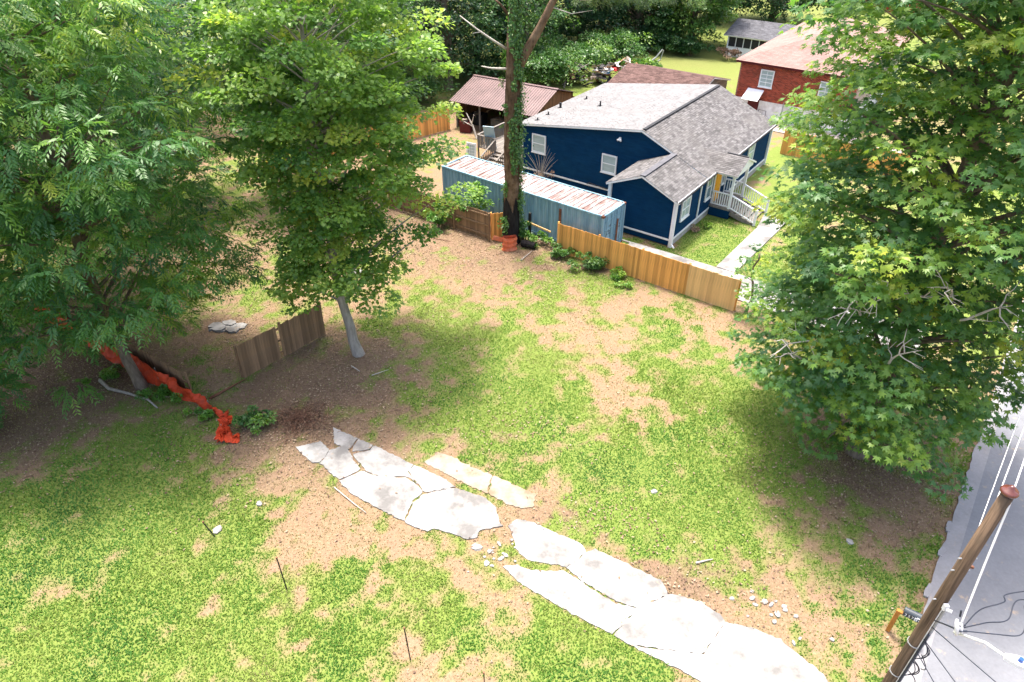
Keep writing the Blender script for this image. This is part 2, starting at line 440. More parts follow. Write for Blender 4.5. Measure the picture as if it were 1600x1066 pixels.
GP= [(-3.04, 22.47, 1.93, 2.96, 0.8), (9.68, 22.47, 2.22, 3.39, 1), (7.44, 18.68, 2.73, 3.75, 1.0), (4.09, 19.73, 2.05, 2.9, 0.7), (1.35, 21.64, 1.89, 2.83, 0.6), (4.58, 16.17, 2.29, 2.91, 0.95), (6.45, 15.32, 1.78, 2.19, 0.9), (-5.07, 27.81, 2.22, 3.9, 0.35), (0.99, 29.54, 2.97, 5.45, 0.35), (-2.13, 26.2, 2.43, 4.13, 0.45), (0.0, 23.78, 1.72, 2.73, 0.5), (-16.16, 14.78, 2.4, 2.91, 1), (-12.95, 13.52, 2.3, 2.66, 0.9), (-10.91, 12.15, 1.98, 2.18, 0.7), (-8.64, 11.31, 1.73, 1.84, 0.9), (-6.94, 10.71, 1.69, 1.76, 0.8), (-3.17, 12.15, 1.19, 1.31, 0.4), (-1.16, 11.51, 1.16, 1.25, 1), (-4.47, 10.52, 1.12, 1.15, 0.9), (1.88, 10.71, 1.87, 1.95, 0.7), (3.66, 10.14, 1.1, 1.11, 0.9), (-15.07, 20.85, 2.91, 4.26, 0.85), (-15.32, 17.06, 3.54, 4.63, 0.9), (-11.08, 17.06, 1.89, 2.46, 0.8), (-9.61, 14.78, 1.31, 1.59, 0.9), (-8.55, 12.82, 1.22, 1.37, 0.6), (-8.32, 16.46, 0.92, 1.18, 0.7), (-5.55, 16.46, 1.16, 1.48, 0.5), (10.13, 19.37, 2.28, 3.2, 0.8), (-20.68, 44.0, 2.64, 6.44, 0.3), (-13.29, 32.1, 2.1, 4.07, 0.45), (10.65, 32.78, 1.06, 2.09, 0.8), (7.08, 30.47, 2.7, 5.04, 0.3), (2.8, 32.1, 2.1, 4.07, 0.3), (-2.59, 20.09, 1.56, 2.22, 0.4), (1.9, 17.37, 1.91, 2.51, 0.7), (7.52, 13.52, 0.83, 0.96, 0.4), (10.2, 14.01, 1.07, 1.25, 0.35), (11.1, 12.59, 1.21, 1.35, 0.4), (12.62, 17.37, 1.19, 1.56, 0.4), (10.5, 16.76, 1.4, 1.81, 0.5), (-15.22, 11.72, 1.56, 1.69, 0.9), (-13.06, 11.31, 1.73, 1.84, 0.7), (-8.92, 21.64, 3.51, 5.29, -1), (-6.8, 23.34, 1.98, 3.12, -0.8), (-0.74, 34.97, 5.2, 10.81, -0.6), (-6.69, 34.97, 3.72, 7.68, -0.5), (4.2, 22.9, 1.68, 2.6, -0.9), (5.18, 26.2, 2.14, 3.61, -0.8), (10.02, 27.26, 1.87, 3.26, -0.7), (2.82, 27.26, 1.25, 2.17, -0.6), (2.0, 19.02, 1.26, 1.74, -0.8), (-3.97, 15.05, 1.99, 2.42, -0.7), (-7.05, 15.05, 1.54, 1.88, -0.8), (-8.72, 17.06, 1.18, 1.54, -0.5), (-2.43, 18.01, 1.46, 1.96, -0.8), (4.04, 14.01, 1.27, 1.5, -0.8), (5.75, 13.05, 1.23, 1.4, -0.8), (6.89, 11.93, 1.18, 1.28, -0.8), (12.55, 14.52, 1.52, 1.82, -0.6), (13.81, 17.37, 2.14, 2.83, -0.9), (11.4, 18.68, 1.24, 1.7, -0.6), (-18.94, 19.73, 1.79, 2.54, -0.9), (-20.15, 22.9, 3.07, 4.78, -1), (-18.01, 33.49, 4.32, 8.68, -0.4), (-15.65, 27.26, 2.82, 4.89, -0.9), (1.17, 16.76, 0.93, 1.2, -0.6), (8.74, 14.78, 1.31, 1.59, -0.4), (8.93, 12.15, 1.39, 1.52, -0.7), (-3.4, 14.01, 1.06, 1.25, -0.5), (-10.44, 13.52, 0.83, 0.96, -0.5), (-12.58, 11.51, 0.77, 0.83, -0.5), (-5.83, 18.01, 1.46, 1.96, -0.3), (-6.01, 14.27, 1.08, 1.28, -0.5), (-0.37, 10.52, 1.11, 1.15, -0.5), (-3.0, 10.71, 0.94, 0.97, -0.4), (3.87, 11.51, 0.97, 1.04, -0.3), (8.89, 23.78, 1.14, 1.82, -0.3)]

GP += [(1.0, 29.0, 3.2, 2.6, 0.55), (1.5, 26.3, 2.6, 2.4, 0.45), (-5.0, 12.2, 2.6, 1.6, 0.55), (-3.2, 13.4, 2.0, 1.2, 0.35), (-1.8, 11.0, 1.6, 1.2, 0.4), (6.5, 26.0, 2.0, 2.0, 0.35), (3.0, 24.5, 2.2, 1.6, 0.4), (-3.5, 27.5, 2.5, 2.0, 0.4), (-5.5, 14.2, 1.6, 0.9, 0.3), (7.0, 28.0, 2.0, 1.2, 0.3)]

def inpoly(px, py, poly):
    c = np.zeros(px.shape, bool)
    n = len(poly); j = n - 1
    for i in range(n):
        xi, yi = poly[i]; xj, yj = poly[j]
        if yi != yj:
            c ^= ((yi > py) != (yj > py)) & (px < (xj - xi) * (py - yi) / (yj - yi) + xi)
        j = i
    return c

ROAD_E = np.array([13.23, 12.82]); ROAD_D = np.array([0.616, 0.788]); ROAD_N = np.array([0.788, -0.616])
def road_s(X, Y):
    return (X - ROAD_E[0]) * ROAD_N[0] + (Y - ROAD_E[1]) * ROAD_N[1]

def sstep(a, b, x):
    t = np.clip((x - a) / (b - a), 0, 1)
    return t * t * (3 - 2 * t)

WALK = [[(3.05, 7.6), (4.6, 7.5), (4.55, 5.6), (4.3, -0.7), (3.2, -0.7), (3.35, 5.4)]]
STRIP = [(-4.6, -0.95), (0.1, -0.75), (14.0, -0.75), (14.0, -3.3), (-2.0, -3.3), (-2.1, -1.0)]

def grass_amount(X, Y):
    """how much turf grows at a point of the lot, 0..1"""
    m = np.full(X.shape, 0.50)
    for (cx, cy, rx, ry, w) in GP:
        d2 = ((X - cx) / rx) ** 2 + ((Y - cy) / ry) ** 2
        m = m + w * 0.46 * np.exp(-d2 * 0.9)
    m = np.clip(m, 0.0, 1.0)
    n = fbm(X, Y, 2.6, 11, 5, 0.62) - 0.5
    n2 = fbm(X, Y, 0.55, 31, 3, 0.6) - 0.5
    fade = np.clip((74 - Y) / 14, 0, 1) * np.clip((40 - np.abs(X)) / 10, 0, 1)
    n = n * fade; n2 = n2 * fade
    lx, ly = loc_of(X, Y)
    front = (lx > -0.5) & (lx < 18) & (ly > -0.8) & (ly < 24)
    m = np.where(front, 0.93, m)
    back = (Y > 62)
    m = np.where(back, 0.75, m)
    yard = (ly > -4.2) & (lx < -3) & (Y < 62)
    m = np.where(yard & ~back, 0.22, m)
    litter_zone = (Y > 33) & (ly < -4)
    m = np.where(litter_zone, m * 0.75, m)
    n3 = fbm(X, Y, 7.0, 51, 2) - 0.5
    return np.clip(sstep(0.08, 0.98, m * 0.95 + n * 1.1 + n2 * 1.75 + n3 * 0.15), 0, 1)

def litter_amount(X, Y):
    L = np.zeros(X.shape)
    for (cx, cy, rx, ry, w) in [(-9, 22, 4.5, 3.2, 1.0), (-7.5, 24.5, 3.5, 2.5, .8), (13.8, 17.8, 3.6, 2.6, 1.0), (-20, 24, 5, 4, 1.0), (-15.5, 26, 3.5, 3, .7), (-1.5, 36, 5, 3, .65), (2.5, 33.5, 4, 2.5, .55),
                                (-19, 20, 2.6, 2.2, .8), (-6, 39.5, 4, 3, .6), (5.0, 13.4, 2.6, 1.1, .7), (2.8, 15.8, 2.2, 1.0, .65), (-14, 33, 5, 5, .25), (-1.0, 20.3, 3.5, 1.2, .35), (13, 14, 1.6, 1.4, .3)]:
        L = np.maximum(L, w * np.exp(-(((X - cx) / rx) ** 2 + ((Y - cy) / ry) ** 2) * 0.8))
    n = fbm(X, Y, 1.6, 71, 4, 0.6)
    return np.clip(L * (0.45 + 1.1 * n), 0, 1)

def hard_zone(X, Y):
    h = road_s(X, Y) > -0.05
    for p in SLABS + SLAB2:
        h |= inpoly(X, Y, p)
    lx, ly = loc_of(X, Y)
    h |= (lx > -14) & (lx < 0.05) & (ly > 4.1) & (ly < 16.2)
    h |= (lx > -4.3) & (lx < 0.05) & (ly > -0.05) & (ly < 4.3)
    for p in WALK + [STRIP]:
        h |= inpoly(lx, ly, p)
    return h

# ------------------------------------------------------------------ ground: one sheet to the horizon
def ground_material():
    m, nt, b = new_mat('lot_ground')
    g = attr(nt, 'grass'); l = attr(nt, 'litter')
    ov = objvec(nt)
    fine = noise(nt, 14, 5, 0.75, ov)
    mid = noise(nt, 0.9, 6, 0.65, ov)
    finer = noise(nt, 38, 3, 0.7, ov)
    straw = ramp(nt, fine, [(0.25, (0.125, 0.083, 0.050)), (0.5, (0.215, 0.150, 0.090)), (0.78, (0.33, 0.255, 0.165))])
    soil = ramp(nt, finer, [(0.25, (0.17, 0.098, 0.063)), (0.75, (0.31, 0.20, 0.138))])
    col = mixc(nt, ramp(nt, mid, [(0.46, (0, 0, 0)), (0.66, (0.7,) * 3)]), straw, soil)
    lit = ramp(nt, fine, [(0.3, (0.085, 0.055, 0.038)), (0.55, (0.155, 0.105, 0.072)), (0.8, (0.29, 0.22, 0.165))])
    col = mixc(nt, l, col, lit)
    turf = ramp(nt, fine, [(0.25, (0.075, 0.135, 0.022)), (0.55, (0.13, 0.205, 0.030)), (0.8, (0.20, 0.25, 0.055))])
    gf = ramp(nt, g, [(0.1, (0, 0, 0)), (0.9, (0.8,) * 3)])
    col = mixc(nt, gf, col, turf)
    nt.links.new(col, b.inputs['Base Color'])
    b.inputs['Roughness'].default_value = 0.97
    b.inputs['Specular IOR Level'].default_value = 0.1
    bump(nt, b, fine, 0.35, 0.03)
    return m

def axis(lo, hi, step, far_lo, far_hi, gr=1.22):
    mid = np.arange(lo, hi + step * 0.5, step)
    up = []; d = step; x = mid[-1]
    while x < far_hi:
        d *= gr; x += d; up.append(x)
    dn = []; d = step; x = mid[0]
    while x > far_lo:
        d *= 1.22; x -= d; dn.append(x)
    return np.array(dn[::-1] + list(mid) + up)

gx = axis(-26, 22, 0.16, -500, 500, 1.10); gy = axis(8, 58, 0.16, -120, 900, 1.07)
GX, GY = np.meshgrid(gx, gy)
nx, ny = len(gx), len(gy)
turf_map = grass_amount(GX, GY); lit_map = litter_amount(GX, GY)
hard = hard_zone(GX, GY)
turf_map[hard] *= 0.15
relief = (fbm(GX, GY, 3.5, 5, 3) - 0.5) * 0.05 + (fbm(GX, GY, 0.5, 9, 2) - 0.5) * 0.025 - 0.025
far = (np.abs(GX) > 40) | (GY > 60) | (GY < 0)
relief = np.where(far, -0.02, relief)
lx_, ly_ = loc_of(GX, GY)
relief = np.where(road_s(GX, GY) > -0.6, np.minimum(relief, -0.03) - 0.02, relief)
co = np.stack([GX, GY, relief], -1).reshape(-1, 3)
gm = bpy.data.meshes.new('ground')
gm.vertices.add(nx * ny)
gm.vertices.foreach_set('co', co.reshape(-1).astype(np.float32))
idx = np.arange(nx * ny).reshape(ny, nx)
F = np.stack([idx[:-1, :-1], idx[:-1, 1:], idx[1:, 1:], idx[1:, :-1]], -1).reshape(-1, 4)
gm.loops.add(F.size); gm.loops.foreach_set('vertex_index', F.reshape(-1).astype(np.int32))
gm.polygons.add(len(F)); gm.polygons.foreach_set('loop_start', np.arange(0, F.size, 4, dtype=np.int32))
gm.polygons.foreach_set('use_smooth', np.ones(len(F), bool))
for nm, arr in (('grass', turf_map), ('litter', lit_map)):
    at = gm.attributes.new(nm, 'FLOAT', 'POINT')
    at.data.foreach_set('value', arr.reshape(-1).astype(np.float32))
gm.materials.append(ground_material())
gm.update(calc_edges=True)
ground = bpy.data.objects.new('ground', gm); COL.objects.link(ground); struct(ground)
ground['label'] = 'patchy lot of turf, dry straw and bare soil'

# ------------------------------------------------------------------ turf blades and dead leaves lying on the lot
rs = np.random.RandomState(3)
def blades(n, x0, x1, y0, y1, hmin, hmax, wid, fall, seed):
    rr = np.random.RandomState(seed)
    X = rr.uniform(x0, x1, n); Y = rr.uniform(y0, y1, n)
    vis = np.abs(X) < (Y * 0.809 + 11.35) * 0.75 + 1.0
    X, Y = X[vis], Y[vis]
    g = grass_amount(X, Y) * (1 - 0.75 * litter_amount(X, Y))
    keep = (rr.rand(len(X)) < 0.17 + 0.78 * g) & ~hard_zone(X, Y) & (rr.rand(len(X)) < np.clip(fall / Y, 0, 1))
    X, Y, g = X[keep], Y[keep], g[keep]
    N = len(X)
    h = rr.uniform(hmin, hmax, N) * (0.55 + 0.6 * g)
    th = rr.uniform(0, 2 * np.pi, N)
    lean = rr.uniform(1.0, 3.0, N)
    w = wid * rr.uniform(0.6, 1.3, N)
    dx, dy = np.cos(th), np.sin(th)
    V = np.zeros((N, 4, 3))
    px, py = -dy, dx
    V[:, 0] = np.stack([X - px * w / 2, Y - py * w / 2, np.full(N, -0.05)], -1)
    V[:, 1] = np.stack([X + px * w / 2, Y + py * w / 2, np.full(N, -0.05)], -1)
    V[:, 2] = np.stack([X + dx * lean * h + px * w / 3, Y + dy * lean * h + py * w / 3, h], -1)
    V[:, 3] = np.stack([X + dx * lean * h * 1.15 - px * w / 3, Y + dy * lean * h * 1.15 - py * w / 3, h * 0.9], -1)
    t = 0.20 + 1.05 * (fbm(X, Y, 2.2, 91, 3) - 0.28) + rr.uniform(-0.2, 0.2, N) + np.clip(0.45 - g, 0, 1) * 1.5
    t += np.where((Y > 24) & (X < 4) & (X > -14), 0.22, 0) - np.where(X < -8, 0.10, 0)
    return V, t
V1, t1 = blades(700000, -25, 19, 8.5, 40, 0.008, 0.035, 0.04, 18, 5)
lawn = quads_object('grass', V1, t1, M['grass'], kind='stuff')
lawn['label'] = 'short patchy turf growing over the empty lot'
n = 150000
X = rs.uniform(-26, 18, n); Y = rs.uniform(9, 44, n)
L = litter_amount(X, Y)
k = (rs.rand(n) < 0.05 + 0.9 * L - 0.05 * (grass_amount(X, Y) > 0.4)) & (road_s(X, Y) < 0.15 + rs.rand(n) * -0.5)
hz = hard_zone(X, Y)
k &= ~hz | (rs.rand(n) < 0.05)
X, Y = X[k], Y[k]; N = len(X)
th = rs.uniform(0, 2 * np.pi, N); ln = rs.uniform(0.02, 0.065, N); wd = ln * rs.uniform(0.25, 0.7, N)
ca, sa = np.cos(th), np.sin(th); z0 = np.where(hz[k], 0.032, 0.012) + rs.rand(N) * 0.02
V = np.zeros((N, 4, 3))
for q, (u, v) in enumerate(((-1, 0), (0, -1), (1, 0), (0, 1))):
    V[:, q] = np.stack([X + ca * u * ln - sa * v * wd, Y + sa * u * ln + ca * v * wd, z0 + rs.rand(N) * 0.03], -1)
lo = quads_object('leaf_litter', V, rs.rand(N) ** 1.2, M['leaf_dry'], kind='stuff')
lo['label'] = 'dead leaves and straw scattered over the bare soil'

# ------------------------------------------------------------------ road along the right edge
def road_pt(s, d, z=0.0):
    q = ROAD_E + ROAD_D * s + ROAD_N * d
    return (float(q[0]), float(q[1]), z)
mb = MB()
mb.face([road_pt(-60, 0.45, 0.0), road_pt(-60, 9.0, 0.0), road_pt(170, 9.0, 0.0), road_pt(170, 0.45, 0.0)][::1])
road = struct(mb.build('road', M['road']))
road['label'] = 'pale grey road running past the lot'
mb = MB()
Rr = random.Random(5)
s = -12.0
left = []; right = []
while s < 40:
    left.append(road_pt(s, Rr.uniform(-0.05, 0.04), 0.012)); right.append(road_pt(s, 0.47, 0.006)); s += 0.3
for i in range(len(left) - 1):
    mb.face([left[i], right[i], right[i + 1], left[i + 1]], Rr.random())
struct(mb.build('gutter', M['gutter'], None))['label'] = 'worn concrete gutter along the road edge'
# broken edge stones of the kerb
for i, (s, d) in enumerate(((0.2, -0.02), (2.1, 0.0), (3.4, -0.03))):
    mb = MB()
    p = road_pt(0, 0)
    q = [(Rr.uniform(-.22, .22), Rr.uniform(-.1, .1)) for _ in range(1)]
    mb.prism([(-0.28, -0.07), (0.1, -0.1), (0.3, -0.03), (0.24, 0.08), (-0.1, 0.1), (-0.3, 0.05)], -0.06, 0.03)
    o = mb.build('kerb_stone', M['gutter'])
    o.location = road_pt(s, d); o.rotation_euler = (0, 0, math.atan2(ROAD_D[1], ROAD_D[0]) + Rr.uniform(-.2, .2)); o.scale = (Rr.uniform(.7, 1.3), 1, 1)
    tag(o, 'broken pale kerb stone lying along the road edge', 'kerb stone', 'broken kerb stones along the road')

# ------------------------------------------------------------------ driveway of broken concrete slabs
drive = thing('driveway', 'cracked white concrete driveway crossing the lot', None, (0, 0, 0))
struct(drive)
def rough_edge(poly, seed, amp=0.035):
    r = random.Random(seed); out = []
    for i in range(len(poly)):
        a = Vector(poly[i]); b = Vector(poly[(i + 1) % len(poly)])
        n = max(1, int((b - a).length / 0.11))
        for k in range(n):
            p = a + (b - a) * (k / n)
            out.append((p.x + r.uniform(-amp, amp), p.y + r.uniform(-amp, amp)))
    return out
for i, p in enumerate(SLABS):
    ctr = np.mean(np.array(p), 0); p = [tuple(np.array(q) + (np.array(q) - ctr) / np.linalg.norm(np.array(q) - ctr) * 0.018) for q in p]
    mb = MB(); mb.prism(rough_edge(p, i, 0.03), -0.08, 0.016 + 0.003 * (i % 4))
    mb.build('slab', M['concrete'], drive)
old = thing('footing', 'dirt covered strip of old concrete beside the driveway', None, (0, 0, 0))
struct(old)
for i, p in enumerate(SLAB2):
    mb = MB(); mb.prism(rough_edge(p, 40 + i, 0.05), -0.08, 0.012 + 0.004 * i)
    mb.build('slab', M['concrete_dirty'], old)

# concrete on the neighbour's side
def world_poly(poly):
    return [W(x, y)[:2] for x, y in poly]
walk = thing('path', 'pale concrete path to the porch steps of the blue house', None); struct(walk)
MB().prism(world_poly(WALK[0]), -0.05, 0.05).build('slab', M['concrete'], walk)
MB().prism(world_poly(STRIP), -0.05, 0.04).build('pavement', M['concrete'])
struct(bpy.data.objects['pavement'])['label'] = 'concrete strip between the cedar fence and the blue house'
# ------------------------------------------------------------------ building helpers (local coordinates of a root)
def siding(mb, P, du, nr, fn, z0, z1, lap=0.17, lip=0.018):
    """lapped boards on a wall: P origin, du along the wall, nr outwards, fn(z) -> (u0,u1)"""
    P = Vector(P); du = Vector(du); nr = Vector(nr); up = Vector((0, 0, 1))
    z = z0; k = 0
    while z < z1 - 1e-4:
        zt = min(z + lap, z1)
        a0, a1 = fn(z); b0, b1 = fn(zt)
        if a1 - a0 > 0.02:
            p = lambda u, zz, o: P + du * u + up * zz + nr * o
            mb.face([p(a0, z, lip), p(a1, z, lip), p(max(b1, b0), zt, 0), p(b0, zt, 0)], R.random())
            mb.face([p(a0, z, 0), p(a1, z, 0), p(a1, z, lip), p(a0, z, lip)])
        z = zt; k += 1

def shingles(mb, P, du, dv, ul, vl, w=0.33, ex=0.145, rise=0.014, clip=None):
    P = Vector(P); du = Vector(du); dv = Vector(dv); n = du.cross(dv).normalized()
    rows = int(math.ceil(vl / ex))
    if not clip:
        mb.face([P - n * 0.004, P + du * ul - n * 0.004, P + du * ul + dv * vl - n * 0.004, P + dv * vl - n * 0.004], 0.3)
    for r in range(rows):
        v0 = r * ex; v1 = min(v0 + ex, vl)
        lo, hi = 0.0, ul
        if clip:
            lo, hi = clip((v0 + v1) / 2)
        u = lo - R.random() * w
        while u < hi:
            a = max(u, lo); b = min(u + w * R.uniform(0.85, 1.15), hi)
            if b - a > 0.02:
                t = R.random()
                q = lambda uu, vv, h: P + du * uu + dv * vv + n * h
                j = R.uniform(0, 0.006)
                mb.face([q(a, v0, rise + j), q(b - 0.006, v0, rise + j), q(b - 0.006, v1, 0.002), q(a, v1, 0.002)], t)
                mb.face([q(a, v0, -0.01), q(b - 0.006, v0, -0.01), q(b - 0.006, v0, rise + j), q(a, v0, rise + j)], t * 0.5)
            u += w

def window(parent, P, du, nr, w, h, bars=(1, 1), blind=True, trim=0.09, frame_mat=None):
    """framed sash window centred at P on a wall"""
    P = Vector(P); du = Vector(du); nr = Vector(nr); up = Vector((0, 0, 1))
    rot = Matrix((du, nr, up)).transposed()
    fm = frame_mat or M['white']
    mb = MB()
    for s in (-1, 1):
        mb.box(P + du * s * (w / 2 - trim / 2) + nr * 0.05, (trim, 0.08, h), rot)
        mb.box(P + up * s * (h / 2 - trim / 2) + nr * 0.047, (w - 2 * trim, 0.08, trim), rot)
    mb.box(P - up * (h / 2 + 0.03) + nr * 0.06, (w + 0.06, 0.12, 0.05), rot)
    fr = mb.build('window', fm, parent)
    mb = MB(); mb.box(P + nr * 0.032, (w - 2 * trim, 0.02, h - 2 * trim), rot)
    mb.build('pane', M['blind'] if blind else M['glass'], fr)
    mb = MB()
    nv, nh = bars
    for k in range(1, nh + 1):
        mb.box(P + up * (h / 2 - trim) * (2 * k / (nh + 1) - 1) + nr * 0.052, (w - 2 * trim, 0.035, 0.05), rot)
    for k in range(1, nv + 1):
        mb.box(P + du * (w / 2 - trim) * (2 * k / (nv + 1) - 1) + nr * 0.05, (0.03, 0.03, h - 2 * trim), rot)
    if mb.v:
        mb.build('sash_bar', fm, fr)
    return fr

def roof_slab(mb, P, du, dv, ul, vl, th=0.12):
    P = Vector(P); du = Vector(du); dv = Vector(dv); n = du.cross(dv).normalized()
    mb.box(P + du * ul / 2 + dv * vl / 2 - n * (th / 2 + 0.012), (ul, vl, th), Matrix((du, dv, n)).transposed())

X_, Y_, Z_ = Vector((1, 0, 0)), Vector((0, 1, 0)), Vector((0, 0, 1))

# ------------------------------------------------------------------ blue house
house = thing('blue_house', 'navy blue single storey house with grey shingle roof and yellow front door', 'house', W(0, 0), ANG)
RZ, EZ, RX = 5.0, 3.0, -4.45            # ridge height, front eave height, ridge x
slope_f = (RZ - EZ) / (0.22 - RX)
def main_roof_z(x):
    return RZ - (x - RX) * slope_f if x > RX else RZ + (x - RX) * 0.149
def gable_main(z):
    x1 = -0.02 if z <= main_roof_z(0) else RX + (RZ - z) / slope_f
    x0 = -13.6 if z <= main_roof_z(-13.6) else RX - (RZ - z) / 0.149
    return x0, x1
mb = MB()
siding(mb, (0, 4.2, 0), X_, -Y_, gable_main, 0.05, RZ - 0.15)
siding(mb, (0, 16.0, 0), X_, Y_, gable_main, 0.05, RZ - 0.15)
siding(mb, (-13.6, 4.2, 0), Y_, -X_, lambda z: (0, 11.8), 0.05, 3.5)
mb.build('side_wall', M['blue'], house)
mb = MB()
siding(mb, (0, 4.2, 0), Y_, X_, lambda z: (-0.0, 11.8), 0.44, 3.02)
siding(mb, (0, 0, 0), Y_, X_, lambda z: (0, 4.19), 0.44, 3.02)
mb.build('front_wall', M['blue'], house)
AR = 3.93
def gable_add(z):
    if z <= 3.0: return -4.2, 0.0
    t = (AR - z) / (AR - 3.0)
    return -2.15 - 2.05 * t, -2.15 + 2.15 * t
mb = MB()
siding(mb, (0, 0, 0), X_, -Y_, gable_add, 0.05, AR - 0.08)
siding(mb, (-4.2, 0, 0), Y_, -X_, lambda z: (0, 4.2), 0.05, 3.0)
mb.build('wing_wall', M['blue'], house)
MB().box((-0.03, 8.0, 0.2), (0.1, 15.9, 0.46)).build('foundation', M['pad'], house)
# roofs
Lf = math.hypot(0.22 - RX, RZ - EZ); dvf = Vector((RX - 0.22, 0, RZ - EZ)) / Lf
mb = MB(); roof_slab(mb, (0.22, 3.95, EZ), Y_, dvf, 12.3, Lf)
rf = mb.build('roof', M['white'], house)
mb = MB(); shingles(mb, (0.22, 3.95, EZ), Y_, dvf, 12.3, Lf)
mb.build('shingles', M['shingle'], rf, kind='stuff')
bx = -13.95; bz = RZ + (bx - RX) * 0.149
Lb = math.hypot(RX - bx, RZ - bz); dvb = Vector((RX - bx, 0, RZ - bz)) / Lb
mb = MB(); roof_slab(mb, (bx, 16.25, bz), -Y_, dvb, 12.3, Lb)
rb = mb.build('roof', M['white'], house)
rb['label'] = 'low pitched pale rear roof slope'
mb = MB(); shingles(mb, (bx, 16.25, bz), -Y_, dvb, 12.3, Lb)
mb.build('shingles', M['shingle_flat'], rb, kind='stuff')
MB().span((RX + 0.06, 4.1, RZ + 0.02), (RX + 0.06, 16.0, RZ + 0.02), 0.2, 0.07).build('ridge_vent', M['black'], rf)
# vent pipes on the rear slope
for (vx, vy, hh, rr_) in ((-10.4, 9.2, 0.35, 0.06), (-13.2, 8.3, 0.38, 0.09), (-13.0, 6.4, 0.22, 0.05), (-12.6, 11.0, 0.22, 0.05), (-12.9, 4.9, 0.2, 0.04)):
    zz = RZ + (vx - RX) * 0.149
    m2 = MB(); m2.tube([(vx, vy, zz - 0.1), (vx, vy, zz + hh)], rr_, 8)
    m2.box((vx, vy, zz + 0.012), (0.34, 0.26, 0.03))
    m2.build('vent_pipe', M['black'], rb)
# wing roof
Lw = math.hypot(2.37, AR + 0.06 - (EZ - 0.06)); 
dvw = Vector((-2.37, 0, AR + 0.06 - (EZ - 0.06))) / Lw
mb = MB(); roof_slab(mb, (0.22, -0.28, EZ - 0.06), Y_, dvw, 4.26, Lw, 0.1)
rw = mb.build('wing_roof', M['white'], house)
mb = MB(); shingles(mb, (0.22, -0.28, EZ - 0.06), Y_, dvw, 4.26, Lw)
mb.build('shingles', M['shingle'], rw, kind='stuff')
Lw2 = math.hypot(2.3, AR + 0.06 - 3.02); dvw2 = Vector((2.3, 0, AR + 0.06 - 3.02)) / Lw2
mb = MB(); roof_slab(mb, (-4.45, 4.0, 3.02), -Y_, dvw2, 4.28, Lw2, 0.1)
rw2 = mb.build('wing_roof', M['white'], house)
mb = MB(); shingles(mb, (-4.45, 4.0, 3.02), -Y_, dvw2, 4.28, Lw2)
mb.build('shingles', M['shingle'], rw2, kind='stuff')
MB().span((-2.14, -0.26, AR + 0.075), (-2.14, 4.0, AR + 0.075), 0.34, 0.03).build('ridge_cap', M['dark_shingle'], rw)
# trims
mb = MB(); mb.span((0.05, -0.035, 0.43), (0.05, 16.0, 0.43), 0.05, 0.1); mb.build('base_trim', M['white'], house)
mb = MB(); mb.span((-4.2, -0.045, 0.43), (0.02, -0.045, 0.43), 0.05, 0.1); mb.build('base_trim', M['white'], house)
mb = MB(); mb.span((-13.6, 4.155, 0.43), (-4.25, 4.155, 0.43), 0.05, 0.1); mb.build('base_trim', M['white'], house)
for (cx, cy, z1) in ((0.04, -0.04, 2.92), (-4.22, -0.05, 2.98), (0.045, 16.03, 2.9)):
    MB().box((cx, cy, z1 / 2), (0.2, 0.2, z1)).build('corner_board', M['white'], house)
MB().box((0.05, 3.62, 1.7), (0.06, 0.12, 2.5)).build('corner_board', M['white'], house)
m2 = MB(); m2.span((0.25, -0.3, 2.93), (0.25, 16.3, 2.93), 0.04, 0.12); m2.build('fascia', M['white'], house)
# gutter on the front eave
m2 = MB(); m2.span((0.31, -0.25, 2.955), (0.31, 5.2, 2.955), 0.1, 0.07); m2.build('gutter', M['black'], house)
m2 = MB(); m2.span((0.31, 8.7, 2.955), (0.31, 16.2, 2.955), 0.1, 0.07); m2.build('gutter', M['black'], house)
m2 = MB(); m2.tube([(0.32, -0.1, 2.9), (0.16, -0.16, 2.75), (0.16, -0.18, 0.3), (0.4, -0.3, 0.14)], 0.05, 6); m2.build('downspout', M['white'], house)
m2 = MB(); m2.tube([(0.32, 7.7, 2.9), (0.1, 7.7, 2.7), (0.1, 7.7, 0.95), (0.1, 7.7, 0.6)], 0.045, 6); m2.build('downspout', M['white'], house)
# windows
window(house, (0.0, 1.5, 1.93), Y_, X_, 1.2, 1.25, (1, 1))
window(house, (0.0, 4.95, 2.05), Y_, X_, 0.85, 1.6, (0, 1), False)
window(house, (0.0, 12.2, 2.1), Y_, X_, 1.2, 1.6, (0, 1))
window(house, (0.0, 7.32, 2.1), Y_, X_, 0.42, 1.3, (0, 1), False, 0.06)
window(house, (-6.65, 4.2, 2.24), X_, -Y_, 1.12, 1.25, (0, 1))
window(house, (-12.25, 4.2, 2.42), X_, -Y_, 1.15, 1.3, (0, 1))
# door
MB().box((0.045, 6.35, 1.68), (0.07, 1.26, 2.3)).build('door_frame', M['white'], house)
d_ = MB().box((0.075, 6.35, 1.66), (0.06, 0.96, 2.08)).build('door', M['yellow'], house)
m2 = MB()
for py in (6.12, 6.58):
    for pz in (1.15, 2.1):
        m2.box((0.112, py, pz), (0.02, 0.3, 0.66))
m2.build('door_panel', M['yellow'], d_)
MB().tube([(0.1, 6.72, 1.62), (0.18, 6.72, 1.62)], 0.035, 8).build('door_handle', M['grey_metal'], d_)
